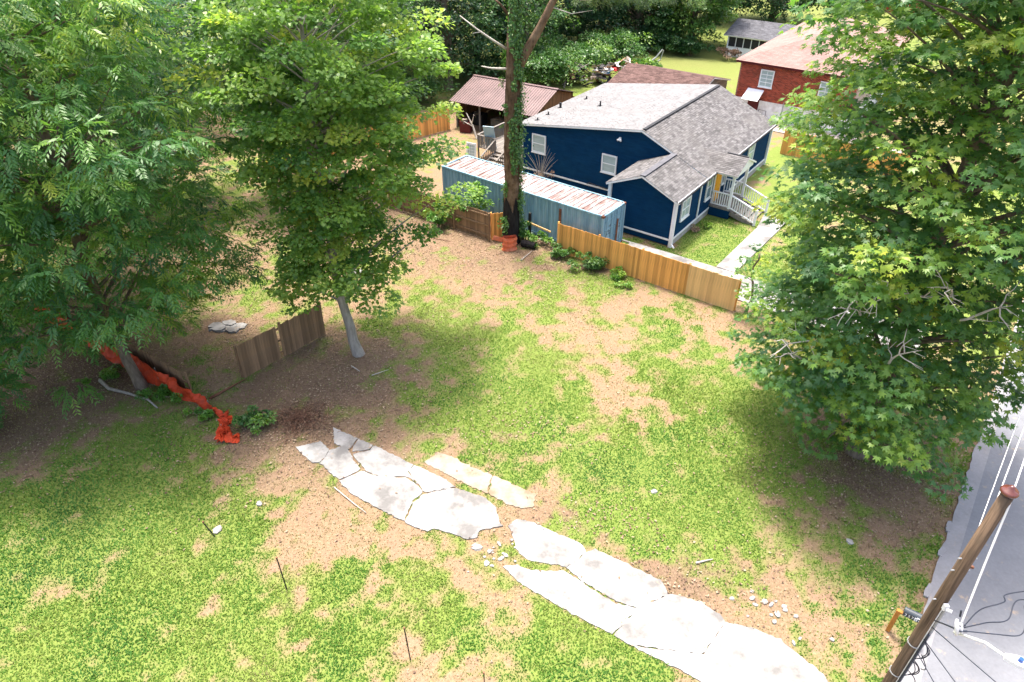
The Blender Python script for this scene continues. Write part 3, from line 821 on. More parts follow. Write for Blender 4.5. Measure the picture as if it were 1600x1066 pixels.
# floodlight, meter, pipework and cables low on the side wall
m2 = MB(); m2.box((-6.0, 4.13, 4.1), (0.14, 0.1, 0.14)); m2.tube([(-6.0, 4.08, 4.08), (-6.1, 3.95, 4.02)], 0.07, 8); m2.tube([(-5.98, 4.08, 4.08), (-5.86, 3.95, 4.02)], 0.07, 8)
m2.build('floodlight', M['white'], house)
m2 = MB(); m2.tube([(-8.2, 4.13, 0.5), (-8.0, 4.08, 0.62), (-7.2, 4.08, 0.56), (-6.6, 4.1, 0.52)], 0.035, 6); m2.build('conduit', M['black'], house)
MB().box((-5.6, 4.12, 0.95), (0.16, 0.14, 0.24)).build('meter', M['grey_metal'], house)

# porch: deck, steps, railings, posts, small gable roof
porch = MB().box((0.72, 6.75, 0.62), (1.36, 2.5, 0.12)).build('porch', M['grey_board'], house)
MB().box((0.70, 5.54, 0.28), (1.3, 0.05, 0.55)).build('skirting', M['blue'], porch)
MB().box((1.36, 6.75, 0.28), (0.05, 2.4, 0.55)).build('skirting', M['blue'], porch)
for (px, py) in ((1.3, 5.6), (1.3, 7.9)):
    MB().box((px, py, 1.78), (0.15, 0.15, 2.25)).build('post', M['white'], porch)
for k in range(4):
    MB().box((1.58 + k * 0.36, 6.75, 0.48 - k * 0.135), (0.38, 2.05, 0.06)).build('step', M['grey_board'], porch)
    MB().box((1.42 + k * 0.36, 6.75, 0.40 - k * 0.135), (0.03, 2.0, 0.12)).build('riser', M['white'], porch)
for sy in (5.66, 7.84):
    m2 = MB(); m2.span((1.4, sy, 0.38), (2.95, sy, -0.05), 0.05, 0.26); m2.build('stringer', M['grey_board'], porch)
def railing(p0, p1, hb=0.1, ht=0.92):
    p0 = Vector(p0); p1 = Vector(p1)
    MB().span(p0 + Z_ * ht, p1 + Z_ * ht, 0.1, 0.07).build('handrail', M['white'], porch)
    MB().span(p0 + Z_ * hb, p1 + Z_ * hb, 0.06, 0.06).build('bottom_rail', M['white'], porch)
    n = max(2, int((p1 - p0).length / 0.145))
    for k in range(1, n):
        p = p0 + (p1 - p0) * (k / n)
        MB().box(p + Z_ * (hb + ht) / 2, (0.045, 0.045, ht - hb)).build('baluster', M['white'], porch)
railing((0.08, 5.6, 0.68), (1.25, 5.6, 0.68)); railing((0.08, 7.9, 0.68), (1.25, 7.9, 0.68))
railing((1.38, 5.66, 0.62), (3.0, 5.66, 0.05)); railing((1.38, 7.84, 0.62), (3.0, 7.84, 0.05))
for sy in (5.66, 7.84):
    MB().box((3.05, sy, 0.52), (0.13, 0.13, 1.05)).build('newel_post', M['white'], porch)
# porch roof
pz, pe, py0, py1, pym = 3.72, 3.0, 5.15, 8.4, 6.775
for side in (0, 1):
    ye = py0 if side == 0 else py1
    L_ = math.hypot(pym - py0, pz - pe); dv = Vector((0, (pym - ye), pz - pe)) / L_
    xs0, xs1 = 1.62, -1.5
    if side == 0:
        P0, du = (xs1, ye, pe), X_
    else:
        P0, du = (xs0, ye, pe), -X_
    m2 = MB(); roof_slab(m2, P0, du, dv, xs0 - xs1, L_, 0.09); pr = m2.build('porch_roof', M['white'], porch)
    m2 = MB(); shingles(m2, P0, du, dv, xs0 - xs1, L_); m2.build('shingles', M['shingle'], porch, kind='stuff')
m2 = MB(); m2.face([(1.5, py0 + 0.2, pe - 0.06), (1.5, py1 - 0.2, pe - 0.06), (1.5, pym, pz - 0.1)]); m2.box((1.42, pym, pe - 0.12), (0.14, 2.9, 0.16)); m2.build('porch_gable', M['white'], porch)
m2 = MB(); m2.span((0.2, pym + 0.02, pz + 0.02), (1.55, pym + 0.02, pz + 0.02), 0.12, 0.04); m2.build('ridge_vent', M['black'], porch)

# ------------------------------------------------------------------ shipping container
CW, CL, CH = 2.44, 12.19, 2.6
cont = thing('shipping_container', 'long faded blue shipping container with a rusty whitened roof beside the blue house', 'container', W(-8.68, -2.2), ANG - rad(1.7))
def corrugated(mb, P, du, nr, length, z0, z1, pitch=0.28, depth=0.04):
    P = Vector(P); du = Vector(du); nr = Vector(nr)
    u = 0.0; prof = []
    while u < length:
        prof += [(u, 0), (u + pitch * 0.3, 0), (u + pitch * 0.5, -depth), (u + pitch * 0.8, -depth)]; u += pitch
    prof = [p for p in prof if p[0] < length] + [(length, 0)]
    for (u0, d0), (u1, d1) in zip(prof, prof[1:]):
        mb.face([P + du * u0 + nr * d0 + Z_ * z0, P + du * u1 + nr * d1 + Z_ * z0, P + du * u1 + nr * d1 + Z_ * z1, P + du * u0 + nr * d0 + Z_ * z1])
mb = MB()
corrugated(mb, (-CL / 2 + 0.12, -CW / 2 + 0.02, 0), X_, -Y_, CL - 0.24, 0.2, CH - 0.1)
corrugated(mb, (CL / 2 - 0.12, CW / 2 - 0.02, 0), -X_, Y_, CL - 0.24, 0.2, CH - 0.1)
corrugated(mb, (-CL / 2 + 0.02, CW / 2 - 0.1, 0), -Y_, -X_, CW - 0.2, 0.2, CH - 0.1)
mb.build('wall', M['cont_side'], cont)
mb = MB()
x = -CL / 2 + 0.1; k = 0
while x < CL / 2 - 0.15:
    d = 0.0 if k % 2 else -0.035
    x2 = min(x + 0.17, CL / 2 - 0.1)
    mb.box(((x + x2) / 2, 0, CH - 0.06 + d), (x2 - x - (0.0 if k % 2 else 0.0), CW - 0.14, 0.05)); x = x2; k += 1
mb.build('roof', M['cont_roof'], cont)
mb = MB()
for sy in (-1, 1):
    mb.box((0, sy * (CW / 2 - 0.04), CH - 0.06), (CL - 0.3, 0.08, 0.12)); mb.box((0, sy * (CW / 2 - 0.04), 0.14), (CL - 0.3, 0.1, 0.16))
for sx in (-1, 1):
    mb.box((sx * (CL / 2 - 0.05), 0, CH - 0.06), (0.1, CW - 0.3, 0.12)); mb.box((sx * (CL / 2 - 0.05), 0, 0.14), (0.1, CW - 0.3, 0.16))
mb.build('frame_rail', M['cont_side'], cont)
for sx in (-1, 1):
    for sy in (-1, 1):
        p = MB().box((sx * (CL / 2 - 0.07), sy * (CW / 2 - 0.07), CH / 2), (0.14, 0.14, CH - 0.24)).build('corner_post', M['cont_side'], cont)
        m2 = MB()
        for zz in (0.09, CH - 0.07):
            m2.box((sx * (CL / 2 - 0.08), sy * (CW / 2 - 0.08), zz), (0.18, 0.18, 0.13))
        m2.build('corner_casting', M['rust'] if zz and sx > 0 else M['cont_side'], p)
for sy in (-1, 1):
    d = MB().box((CL / 2 - 0.06, sy * 0.53, 1.33), (0.06, 1.04, 2.24)).build('door', M['cont_side'], cont)
    for off in (-0.25, 0.22):
        MB().tube([(CL / 2 - 0.005, sy * 0.53 + off, 0.22), (CL / 2 - 0.005, sy * 0.53 + off, 2.45)], 0.022, 6).build('lock_bar', M['cont_side'], d)
    m2 = MB()
    for zz in (0.45, 0.95, 1.6, 2.15):
        m2.box((CL / 2 - 0.015, sy * 0.53, zz), (0.03, 0.86, 0.05))
    m2.build('door_rib', M['cont_side'], d)
    # worn stencilled marks on the doors: rows of dark letter-like strokes
    m2 = MB()
    rr = random.Random(3 + sy)
    for row in range(4):
        for c_ in range(5):
            if rr.random() < 0.75:
                yy = sy * 0.53 - 0.15 + c_ * 0.085; zz = 1.75 - row * 0.16
                m2.box((CL / 2 - 0.027, yy, zz), (0.01, 0.02, 0.1)); m2.box((CL / 2 - 0.027, yy + 0.025, zz + rr.choice((-0.04, 0, 0.04))), (0.01, 0.05, 0.02))
    m2.build('stencil_mark', M['black'], d)
MB().box((CL / 2 + 0.02, 0.35, 1.0), (0.05, 0.16, 1.75)).build('rust_plate', M['rust'], cont)
MB().box((CL / 2 - 2.9, -CW / 2 - 0.02, 1.3), (0.16, 0.04, 1.9)).build('rust_plate', M['rust'], cont)

# ------------------------------------------------------------------ rear deck of the blue house, loose doors
deck = thing('wooden_deck', 'weathered grey timber deck with stairs behind the blue house', 'deck', W(0, 0), ANG)
for k in range(14):
    MB().box((-18.0 + 0.145 + k * 0.3, 6.2, 0.85), (0.28, 3.4, 0.05), None, R.random()).build('plank', M['grey_board'], deck)
for (px, py) in ((-18.0, 4.55), (-16.4, 4.55), (-18.0, 7.9), (-13.9, 4.55), (-18.0, 6.2)):
    MB().box((px, py, 0.9), (0.1, 0.1, 1.8)).build('post', M['grey_board'], deck)
def deck_rail(p0, p1, z):
    p0 = Vector(p0 + (z,)); p1 = Vector(p1 + (z,))
    MB().span(p0 + Z_ * 0.92, p1 + Z_ * 0.92, 0.14, 0.05).build('handrail', M['grey_board'], deck)
    n = int((p1 - p0).length / 0.16)
    for k in range(n + 1):
        MB().box(p0 + (p1 - p0) * (k / n) + Z_ * 0.45, (0.05, 0.05, 0.9)).build('baluster', M['grey_board'], deck)
deck_rail((-18.0, 4.52), (-16.4, 4.52), 0.87); deck_rail((-18.03, 4.55), (-18.03, 7.9), 0.87)
for sx in (-16.35, -14.95):
    m2 = MB(); m2.span((sx, 4.5, 0.75), (sx, 2.55, 0.0), 0.06, 0.26); m2.build('stringer', M['grey_board'], deck)
    m2 = MB(); m2.span((sx, 4.5, 1.75), (sx, 2.75, 1.0), 0.12, 0.06); m2.build('handrail', M['grey_board'], deck)
    for k in range(8):
        m2 = MB(); m2.box((sx, 4.35 - k * 0.22, 1.2 - k * 0.095), (0.045, 0.045, 0.85)); m2.build('baluster', M['grey_board'], deck)
for k in range(5):
    MB().box((-15.65, 4.3 - k * 0.38, 0.72 - k * 0.15), (1.4, 0.32, 0.05)).build('step', M['grey_board'], deck)
def loose_door(label, mt, loc, rz, tilt, panes):
    t = thing('loose_door', label, 'door', loc, rz)
    t.rotation_euler = (tilt, 0, rz)
    w, h = 0.82, 1.95
    m2 = MB()
    for s in (-1, 1):
        m2.box((s * (w / 2 - 0.06), 0, h / 2), (0.12, 0.05, h))
    for zz, hh in ((0.14, 0.28), (h / 2, 0.12), (h - 0.07, 0.14)):
        m2.box((0, 0, zz), (w - 0.24, 0.048, hh))
    m2.build('frame', mt, t)
    MB().box((0, 0.0, 0.58), (w - 0.24, 0.02, 0.62)).build('lower_panel', mt, t)
    MB().box((0, 0, 1.42), (w - 0.24, 0.012, 0.85)).build('pane', M['blind'] if panes else mt, t)
    if panes:
        m2 = MB()
        for k in (-1, 0, 1):
            m2.box((k * 0.145, 0, 1.42), (0.025, 0.03, 0.85)); m2.box((0, 0, 1.42 + k * 0.21), (w - 0.24, 0.028, 0.025))
        m2.build('sash_bar', mt, t)
    return t
loose_door('white glazed door standing behind the far end of the container', M['white'], W(-17.0, 2.35), ANG + rad(8), rad(-6), True)
loose_door('pale blue panelled door leaning against the deck railing', M['pale_door'], W(-17.1, 5.0, 0.88), ANG + rad(20), rad(22), False)
loose_door('second pale door leaning on the deck half hidden by the pine', M['pale_door'], W(-15.0, 6.2, 0.88), ANG - rad(35), rad(16), True)

# ------------------------------------------------------------------ red tin roofed shed in the back yard
SA = rad(-31)
shed = thing('open_shed', 'open timber shed with rusty red corrugated roof and junk underneath', 'shed', (-4.7, 57.5, 0), SA)
SLn, Sd = 7.4, 3.4
def tin_roof(y0, z0, y1, z1):
    mb = MB()
    L_ = math.hypot(y1 - y0, z1 - z0); dv = Vector((0, (y1 - y0) / L_, (z1 - z0) / L_)); n = X_.cross(dv).normalized()
    if n.z < 0: n = -n
    P = Vector((-0.35, y0, z0))
    mb.box(P + X_ * (SLn + 0.7) / 2 + dv * L_ / 2, (SLn + 0.7, L_, 0.02), Matrix((X_, dv, n)).transposed())
    u = 0.1
    while u < SLn + 0.65:
        mb.box(P + X_ * u + dv * L_ / 2 + n * 0.022, (0.06, L_, 0.04), Matrix((X_, dv, n)).transposed()); u += 0.23
    return mb
tr_ = tin_roof(-0.4, 2.2, Sd, 3.35).build('roof', M['tin'], shed)
tin_roof(Sd * 2 + 0.3, 2.2, Sd + 0.004, 3.35).build('roof', M['tin'], shed)
MB().span((-0.38, Sd, 3.385), (SLn + 0.38, Sd, 3.385), 0.3, 0.05).build('ridge_cap', M['tin'], tr_)
for px in (0.1, 2.4, 4.9, SLn - 0.1):
    MB().box((px, 0.0, 1.12), (0.12, 0.12, 2.24)).build('post', M['grey_board'], shed)
k = 0
while k * 0.22 < SLn:
    MB().box((k * 0.22 + 0.1, Sd * 2, 1.15), (0.2, 0.03, 2.3), None, R.random()).build('board', M['brown_board'], shed); k += 1
for sx in (0.0, SLn):
    for k in range(int(Sd * 2 / 0.22)):
        y = 0.15 + k * 0.22
        hh = 2.2 + (1 - abs(y - Sd) / Sd) * 1.05
        if sx == 0.0 or y > 1.2:
            MB().box((sx, y, hh / 2), (0.03, 0.2, hh), None, R.random()).build('board', M['brown_board'], shed)
# junk lying inside the shed
rr = random.Random(21)
def crate(name, label, cat, loc, s, mt, rz=0.0, group=None):
    t = thing(name, label, cat, loc, rz, group)
    m2 = MB()
    for sx in (-1, 1):
        m2.box((sx * (s[0] / 2 - 0.02), 0, s[2] / 2), (0.04, s[1], s[2]))
        m2.box((0, sx * (s[1] / 2 - 0.02), s[2] / 2), (s[0] - 0.08, 0.038, s[2] - 0.03))
    m2.box((0, 0, 0.05), (s[0] - 0.08, s[1] - 0.08, 0.04))
    m2.build('shell', mt, t)
    m2 = MB()
    for k in range(4):
        m2.box((rr.uniform(-.3, .3) * s[0], rr.uniform(-.3, .3) * s[1], s[2] * rr.uniform(.6, 1.0)), (s[0] * .4, s[1] * .3, s[2] * .4), Matrix.Rotation(rr.uniform(0, 3), 3, 'Z'))
    m2.build('contents', M['junk'], t)
    return t
def shed_pt(x, y):
    c, s_ = math.cos(SA), math.sin(SA)
    return (-4.7 + c * x - s_ * y, 57.5 + s_ * x + c * y, 0)
crate('storage_bin', 'dark wooden bin under the tin roof at the shed left', 'bin', shed_pt(1.2, 1.6), (1.2, 0.9, 0.9), M['black'], SA)
crate('storage_bin', 'maroon bin standing before the shed posts', 'bin', shed_pt(1.4, -0.6), (0.9, 0.7, 0.9), M['maroon'], SA + .3)
crate('storage_bin', 'grey bin under the middle of the tin roof', 'bin', shed_pt(3.6, 1.4), (1.5, 1.0, 0.8), M['grey_board'], SA - .2)
crate('storage_bin', 'black bin under the right end of the tin roof', 'bin', shed_pt(5.9, 1.5), (1.3, 1.2, 1.1), M['black'], SA + .1)
t = thing('bare_branch', 'pale broken bough propped up in front of the shed', 'branch', shed_pt(2.6, -1.6), SA)
m2 = MB(); m2.tube([(0.5, 0, 0), (0.1, 0.1, 0.9), (-0.5, 0.1, 1.9)], [0.09, 0.07, 0.03], 6); m2.tube([(0.1, 0.1, 0.9), (-0.7, 0, 1.2)], [0.06, 0.02], 5); m2.tube([(0, 0.1, 1.1), (0.3, 0, 1.9)], [0.05, 0.02], 5)
m2.build('bough', M['dead'], t)

# ------------------------------------------------------------------ brown roofed outbuilding just behind the blue house
outb = thing('outbuilding', 'low outbuilding with brown shingle roof just behind the blue house', 'outbuilding', W(-16.3, 21.2), ANG)
mb = MB(); siding(mb, (0, 0, 0), X_, -Y_, lambda z: (0, 8), 0, 2.0); siding(mb, (0, 0, 0), Y_, -X_, lambda z: (max(0, (z - 2) * 3.9), 7.8 - max(0, (z - 2) * 3.9)), 0, 2.95); siding(mb, (8, 0, 0), Y_, X_, lambda z: (max(0, (z - 2) * 3.9), 7.8 - max(0, (z - 2) * 3.9)), 0, 2.95); siding(mb, (0, 7.8, 0), X_, Y_, lambda z: (0, 8), 0, 2.0)
mb.build('wall', M['grey_board'], outb)
for s_ in (0, 1):
    L_ = math.hypot(4.15, 1.05)
    if s_ == 0: P0, du, dv = (-0.2, -0.25, 1.98), X_, Vector((0, 4.15, 1.05)) / L_
    else: P0, du, dv = (8.2, 8.05, 1.98), -X_, Vector((0, -4.15, 1.05)) / L_
    m2 = MB(); roof_slab(m2, P0, du, dv, 8.4, L_, 0.1); r_ = m2.build('roof', M['white'], outb)
    m2 = MB(); shingles(m2, P0, du, dv, 8.4, L_, 0.35, 0.17); m2.build('shingles', M['brown_shingle'], r_, kind='stuff')

# ------------------------------------------------------------------ brick house on the next lot
BX0, BX1, BY0, BY1 = -6.35, 3.2, 26.0, 44.0
brick = thing('brick_house', 'red brick house with pinkish hip roof and white painted base', 'house', W(0, 0), ANG)
mb = MB(); mb.box(((BX0 + BX1) / 2, (BY0 + BY1) / 2, 0.78), (BX1 - BX0 + 0.06, BY1 - BY0 + 0.06, 1.56)); mb.build('painted_base', mat('chipped_white_paint', (0.80, 0.79, 0.77), 0.8, 0.08, 3, dirt=(0.36, 0.31, 0.27), dirt_amt=0.75, dirt_scale=1.0), brick)
mb = MB(); mb.box(((BX0 + BX1) / 2, (BY0 + BY1) / 2, 3.03), (BX1 - BX0, BY1 - BY0, 2.94)); bw = mb.build('wall', M['mortar'], brick)
mb = MB()
z = 1.57; row = 0
while z < 4.45:
    x = BX0 + (0.0 if row % 2 else 0.11)
    while x < BX1 - 0.1:
        mb.box((x + 0.1, BY0 - 0.008, z + 0.035), (0.2, 0.03, 0.064), None, R.random()); x += 0.222
    y = BY0 + (0.11 if row % 2 else 0.0)
    while y < BY0 + 5:
        mb.box((BX0 - 0.008, y + 0.1, z + 0.035), (0.03, 0.2, 0.064), None, R.random()); y += 0.222
    z += 0.079; row += 1
mb.build('bricks', M['brick'], bw, kind='stuff')
mb = MB(); mb.box(((BX0 + BX1) / 2, (BY0 + BY1) / 2, 4.5), (BX1 - BX0 + 0.7, BY1 - BY0 + 0.7, 0.16)); mb.build('eave_trim', M['maroon'], brick)
hx0, hx1, hy0, hy1, hz0 = BX0 - 0.4, BX1 + 0.4, BY0 - 0.4, BY1 + 0.4, 4.6
xm = (hx0 + hx1) / 2; half = (hx1 - hx0) / 2; hz1 = hz0 + 1.75
mb = MB()
for poly in ([(hx0, hy0, hz0), (hx1, hy0, hz0), (xm, hy0 + half, hz1)], [(hx1, hy1, hz0), (hx0, hy1, hz0), (xm, hy1 - half, hz1)],
             [(hx0, hy1, hz0), (hx0, hy0, hz0), (xm, hy0 + half, hz1), (xm, hy1 - half, hz1)], [(hx1, hy0, hz0), (hx1, hy1, hz0), (xm, hy1 - half, hz1), (xm, hy0 + half, hz1)]):
    mb.face(poly)
rb2 = mb.build('roof', M['pink_shingle'], brick)
sl = math.hypot(half, 1.75)
mb = MB()
shingles(mb, (hx0, hy0, hz0), X_, Vector((0, half, 1.75)) / sl, 2 * half, sl, 0.4, 0.18, clip=lambda v: (v / sl * half, 2 * half - v / sl * half))
shingles(mb, (hx0, hy1, hz0), -Y_, Vector((half, 0, 1.75)) / sl, hy1 - hy0, sl, 0.4, 0.18, clip=lambda v: (v / sl * half, hy1 - hy0 - v / sl * half))
mb.build('shingles', M['pink_shingle'], rb2, kind='stuff')
for (vx, vy) in ((-4.6, 35.5), (-3.6, 37.6), (-3.2, 38.2)):
    zz = hz0 + (vx - hx0) / half * 1.75
    MB().tube([(vx, vy, zz - .1), (vx, vy, zz + 0.35)], 0.08, 8).build('vent_pipe', M['grey_metal'], rb2)
window(brick, (-3.95, BY0 - 0.02, 3.4), X_, -Y_, 1.15, 1.4, (1, 3))
window(brick, (0.9, BY0 - 0.02, 3.3), X_, -Y_, 1.0, 1.2, (1, 2))
m2 = MB(); m2.box((-4.65, 25.35, 2.12), (1.4, 1.5, 0.06), Matrix.Rotation(rad(24), 3, 'X')); aw = m2.build('awning', M['white'], brick)
for s_ in (-1, 1):
    m2 = MB(); m2.tube([(-4.65 + s_ * 0.62, 25.98, 1.7), (-4.65 + s_ * 0.62, 24.8, 1.86)], 0.025, 5); m2.build('bracket', M['black'], aw)
MB().box((-4.65, 25.95, 1.2), (0.95, 0.06, 2.0)).build('door', M['maroon'], brick)
m2 = MB(); m2.tube([(-3.9, 25.4, 0), (-3.9, 25.4, 1.0), (-3.2, 25.2, 1.0), (-3.2, 25.2, 0.0)], 0.025, 5); m2.build('handrail', M['black'], brick)
m2 = MB(); m2.tube([(-2.1, 25.93, 0.0), (-2.1, 25.93, 1.75)], 0.04, 6); m2.tube([(-1.6, 25.93, 0.0), (-1.6, 25.93, 1.3)], 0.03, 6); m2.build('pipe', M['grey_metal'], brick)
MB().prism(world_poly([(-5.6, 23.6), (8, 23.6), (8, 25.9), (-5.6, 25.9)]), -0.05, 0.05).build('terrace', mat('terrace_concrete', (0.33, 0.28, 0.25), 0.9, 0.2, 1.5))
struct(bpy.data.objects['terrace'])['label'] = 'pinkish concrete terrace along the brick house'

# ------------------------------------------------------------------ garage with screened windows beyond the brick house
gar = thing('garage', 'white outbuilding with dark shingle roof and a row of screened windows', 'garage', W(-14.8, 45.5), ANG)
mb = MB(); mb.box((3.2, 3.4, 1.1), (6.4, 6.8, 2.2)); mb.face([(0, 0, 2.2), (0, 6.8, 2.2), (0, 3.4, 3.2)]); mb.face([(6.4, 0, 2.2), (6.4, 6.8, 2.2), (6.4, 3.4, 3.2)])
mb.build('wall', M['white'], gar)
for s_ in (0, 1):
    L_ = math.hypot(3.8, 1.1)
    if s_ == 0: P0, du, dv = (-0.4, -0.4, 2.25), X_, Vector((0, 3.8, 1.1)) / L_
    else: P0, du, dv = (6.8, 7.2, 2.25), -X_, Vector((0, -3.8, 1.1)) / L_
    m2 = MB(); roof_slab(m2, P0, du, dv, 7.2, L_, 0.1); r_ = m2.build('roof', M['white'], gar)
    m2 = MB(); shingles(m2, P0, du, dv, 7.2, L_, 0.4, 0.2); m2.build('shingles', M['dark_shingle'], r_, kind='stuff')
for k in range(7):
    m2 = MB(); cx = 0.55 + k * 0.87
    m2.box((cx, -0.02, 1.55), (0.76, 0.04, 0.95)); w_ = m2.build('screen', M['black'], gar)
    m2 = MB(); m2.box((cx + 0.435, -0.04, 1.55), (0.07, 0.06, 1.05)); m2.build('post', M['white'], gar)
can = MB(); can.box((5.4, -1.0, 1.75), (1.9, 1.6, 0.06), Matrix.Rotation(rad(8), 3, 'X')); can.build('canopy', M['pink_shingle'], gar)

# far neighbour in the top right corner
far_house = thing('brick_house', 'sliver of a far red brick house at the top right beyond the lawn', 'house', (50.0, 109.5, 0), ANG)
mb = MB(); mb.box((4, 4, 2), (8, 8, 4)); mb.build('wall', M['brick'], far_house)
mb = MB(); mb.face([(-.4, -.4, 4), (8.4, -.4, 4), (4, 4, 5.8)]); mb.face([(8.4, -.4, 4), (8.4, 8.4, 4), (4, 4, 5.8)]); mb.face([(8.4, 8.4, 4), (-.4, 8.4, 4), (4, 4, 5.8)]); mb.face([(-.4, 8.4, 4), (-.4, -.4, 4), (4, 4, 5.8)]); mb.build('roof', M['dark_shingle'], far_house)
window(far_house, (4, 0, 2.2), X_, -Y_, 1.3, 1.4, (1, 1))
# ------------------------------------------------------------------ fences: every board its own piece
def fence(name, label, p0, p1, h, mt, rails=True, face_side=1, post_every=2.4, lean=0.0, wid=0.14, gap=-0.004, hvar=0.01, split=None, tilt_end=None, rail_mat=None, gaps=(), dog=False):
    p0 = Vector((p0[0], p0[1], 0)); p1 = Vector((p1[0], p1[1], 0))
    d = p1 - p0; L_ = d.length; rz = math.atan2(d.y, d.x)
    t = thing(name, label, 'fence', p0, rz)
    t.rotation_euler = (lean, 0, rz)
    rr = random.Random(int(L_ * 1000))
    meshes = {}
    def board(mk, tint):
        key = (mk.name, round(tint * 5))
        if key not in meshes:
            m2 = MB()
            if dog:
                m2.v = []
            m2.box((0, 0, 0.5), (wid - gap, 0.02, 1.0), None, tint)
            meshes[key] = m2.build('board', mk, t)
            return meshes[key], True
        return mesh_copy(meshes[key], t), False
    n = int(L_ / wid)
    for k in range(n):
        if any(a <= k <= b for a, b in gaps):
            continue
        u = (k + 0.5) * wid
        mk = mt
        if split and u > split[0]: mk = split[1]
        o, _ = board(mk, rr.random())
        hh = h(u) if callable(h) else h
        o.location = (u, 0.022 * face_side, rr.uniform(-0.02, 0.01))
        o.scale = (1, 1, hh + rr.uniform(-hvar, hvar))
        o.rotation_euler = (rr.uniform(-.008, .008), rr.uniform(-0.004, 0.004), rr.uniform(-.03, .03))
    rm = rail_mat or mt
    H_ = (lambda u: h(u) if callable(h) else h)
    if rails:
        for f in (0.16, 0.52, 0.88):
            m2 = MB(); m2.span((0.02, -0.03 * face_side, H_(0) * f), (L_, -0.03 * face_side, H_(L_) * f), 0.04, 0.09); m2.build('rail', rm, t)
    np_ = max(2, int(round(L_ / post_every)) + 1)
    for k in range(np_):
        u = L_ * k / (np_ - 1)
        m2 = MB(); m2.box((u, -0.1 * face_side, (H_(u) + 0.02) / 2), (0.09, 0.09, H_(u) + 0.02)); m2.build('post', rm, t)
    return t
# new cedar fence before the blue house: orange boards, paler ones at the street end
fence('cedar_fence', 'new orange cedar board fence running in front of the container and blue house', (2.63, 35.56), (11.33, 29.18), 1.83, M['cedar'], face_side=-1, split=(8.05, M['pine_board']), rail_mat=M['cedar'])
# older brown fence, rails towards us, left of the pine
fence('brown_fence', 'older brown board fence with rails on show left of the pine', (-7.95, 41.6), (-1.3, 36.9), lambda u: 1.75 + 0.05 * math.sin(u), M['old_board'], face_side=1, rail_mat=M['old_board'])
fence('cedar_fence', 'short orange cedar panel standing beside the charred pine trunk', (-1.22, 36.95), (-0.42, 37.1), 1.75, M['cedar'], face_side=-1, post_every=1.0)
# weathered free-standing panel in the lot
fence('weathered_fence', 'short weathered board fence panel standing free beside the leaning street-side tree', (-12.0, 23.75), (-9.12, 27.2), 1.8, M['old_board'], face_side=-1, lean=rad(3), gaps=((14, 14),), hvar=0.02)
# weathered fence behind the orange netting
fence('weathered_fence', 'low weathered board fence behind the orange netting at the left', (-24.6, 29.6), (-14.05, 22.75), lambda u: 1.45 - 0.03 * u, M['old_board'], face_side=-1, hvar=0.025)
# far cedar fences
fence('cedar_fence', 'far cedar fence glimpsed through the centre tree crown', (-17.5, 47.0), (-5.2, 56.8), 1.8, M['cedar'], face_side=-1)
fence('cedar_fence', 'cedar fence between the blue house and the brick house', W(0.3, 19.0)[:2], W(9.0, 19.0)[:2], 1.8, M['cedar'], face_side=-1)
fence('brown_fence', 'brown fence beside the shed behind the blue house roof', W(-21.0, 17.0)[:2], W(-14.8, 17.0)[:2], 1.8, M['brown_board'], face_side=-1)
# dark stub posts with a leftover rail between pine and cedar fence
t = thing('stub_fence', 'dark old post with one leftover rail before the container', 'fence post', W(-7.3, -4.05), ANG)
MB().box((0, 0, 0.85), (0.14, 0.12, 1.7)).build('post', M['black'], t)
m2 = MB(); m2.span((-0.1, -0.09, 1.12), (1.55, -0.09, 0.95), 0.05, 0.1); m2.build('rail', M['pine_board'], t)

# ------------------------------------------------------------------ orange netting along the left fence
def ribbon(name, label, pts, tops, mt, fold=0.1, seed=1):
    rr = random.Random(seed)
    t = thing(name, label, 'netting', (pts[0][0], pts[0][1], 0))
    o0 = Vector((pts[0][0], pts[0][1], 0))
    P = [Vector((a, b, 0)) - o0 for a, b in pts]
    fine = []
    for i in range(len(P) - 1):
        for k in range(10):
            f = k / 10
            fine.append((P[i] * (1 - f) + P[i + 1] * f, tops[i] * (1 - f) + tops[i + 1] * f))
    fine.append((P[-1], tops[-1]))
    m2 = MB(); rows = 5
    i0 = 0
    for i, (p, h) in enumerate(fine):
        d = (fine[min(i + 1, len(fine) - 1)][0] - fine[max(i - 1, 0)][0]).normalized()
        nrm = Vector((d.y, -d.x, 0))
        w = rr.uniform(-fold, fold)
        for r in range(rows + 1):
            f = r / rows
            off = math.sin(f * 5 + i * 0.55) * fold + w * f + (1 - f) * 0.12 + rr.uniform(-.02, .02)
            q = p + nrm * off
            m2.v.append((q.x, q.y, 0.02 + h * f * (1 + rr.uniform(-.06, .06))))
    for i in range(len(fine) - 1):
        for r in range(rows):
            a = i * (rows + 1) + r
            m2.f.append((a, a + rows + 1, a + rows + 2, a + 1)); m2.t.append(0.5)
    o = m2.build('sheet', mt, t)
    md = o.modifiers.new('thickness', 'SOLIDIFY'); md.thickness = 0.008
    for i in range(0, len(pts), 2):
        if tops[i] > 0.3:
            MB().box(P[i] + Z_ * tops[i] * 0.55, (0.035, 0.035, tops[i] * 1.1)).build('stake', M['grey_board'], t)
    return t
ribbon('orange_netting', 'orange plastic silt netting sagging along the weathered fence', [(-24.1, 28.9), (-22.0, 27.5), (-19.6, 25.85), (-17.4, 24.4), (-15.5, 23.25), (-14.0, 22.35), (-12.75, 21.65), (-11.95, 21.1)], [0.95, 1.0, 0.95, 0.95, 0.9, 0.7, 0.45, 0.25], M['orange'], 0.07, 3)
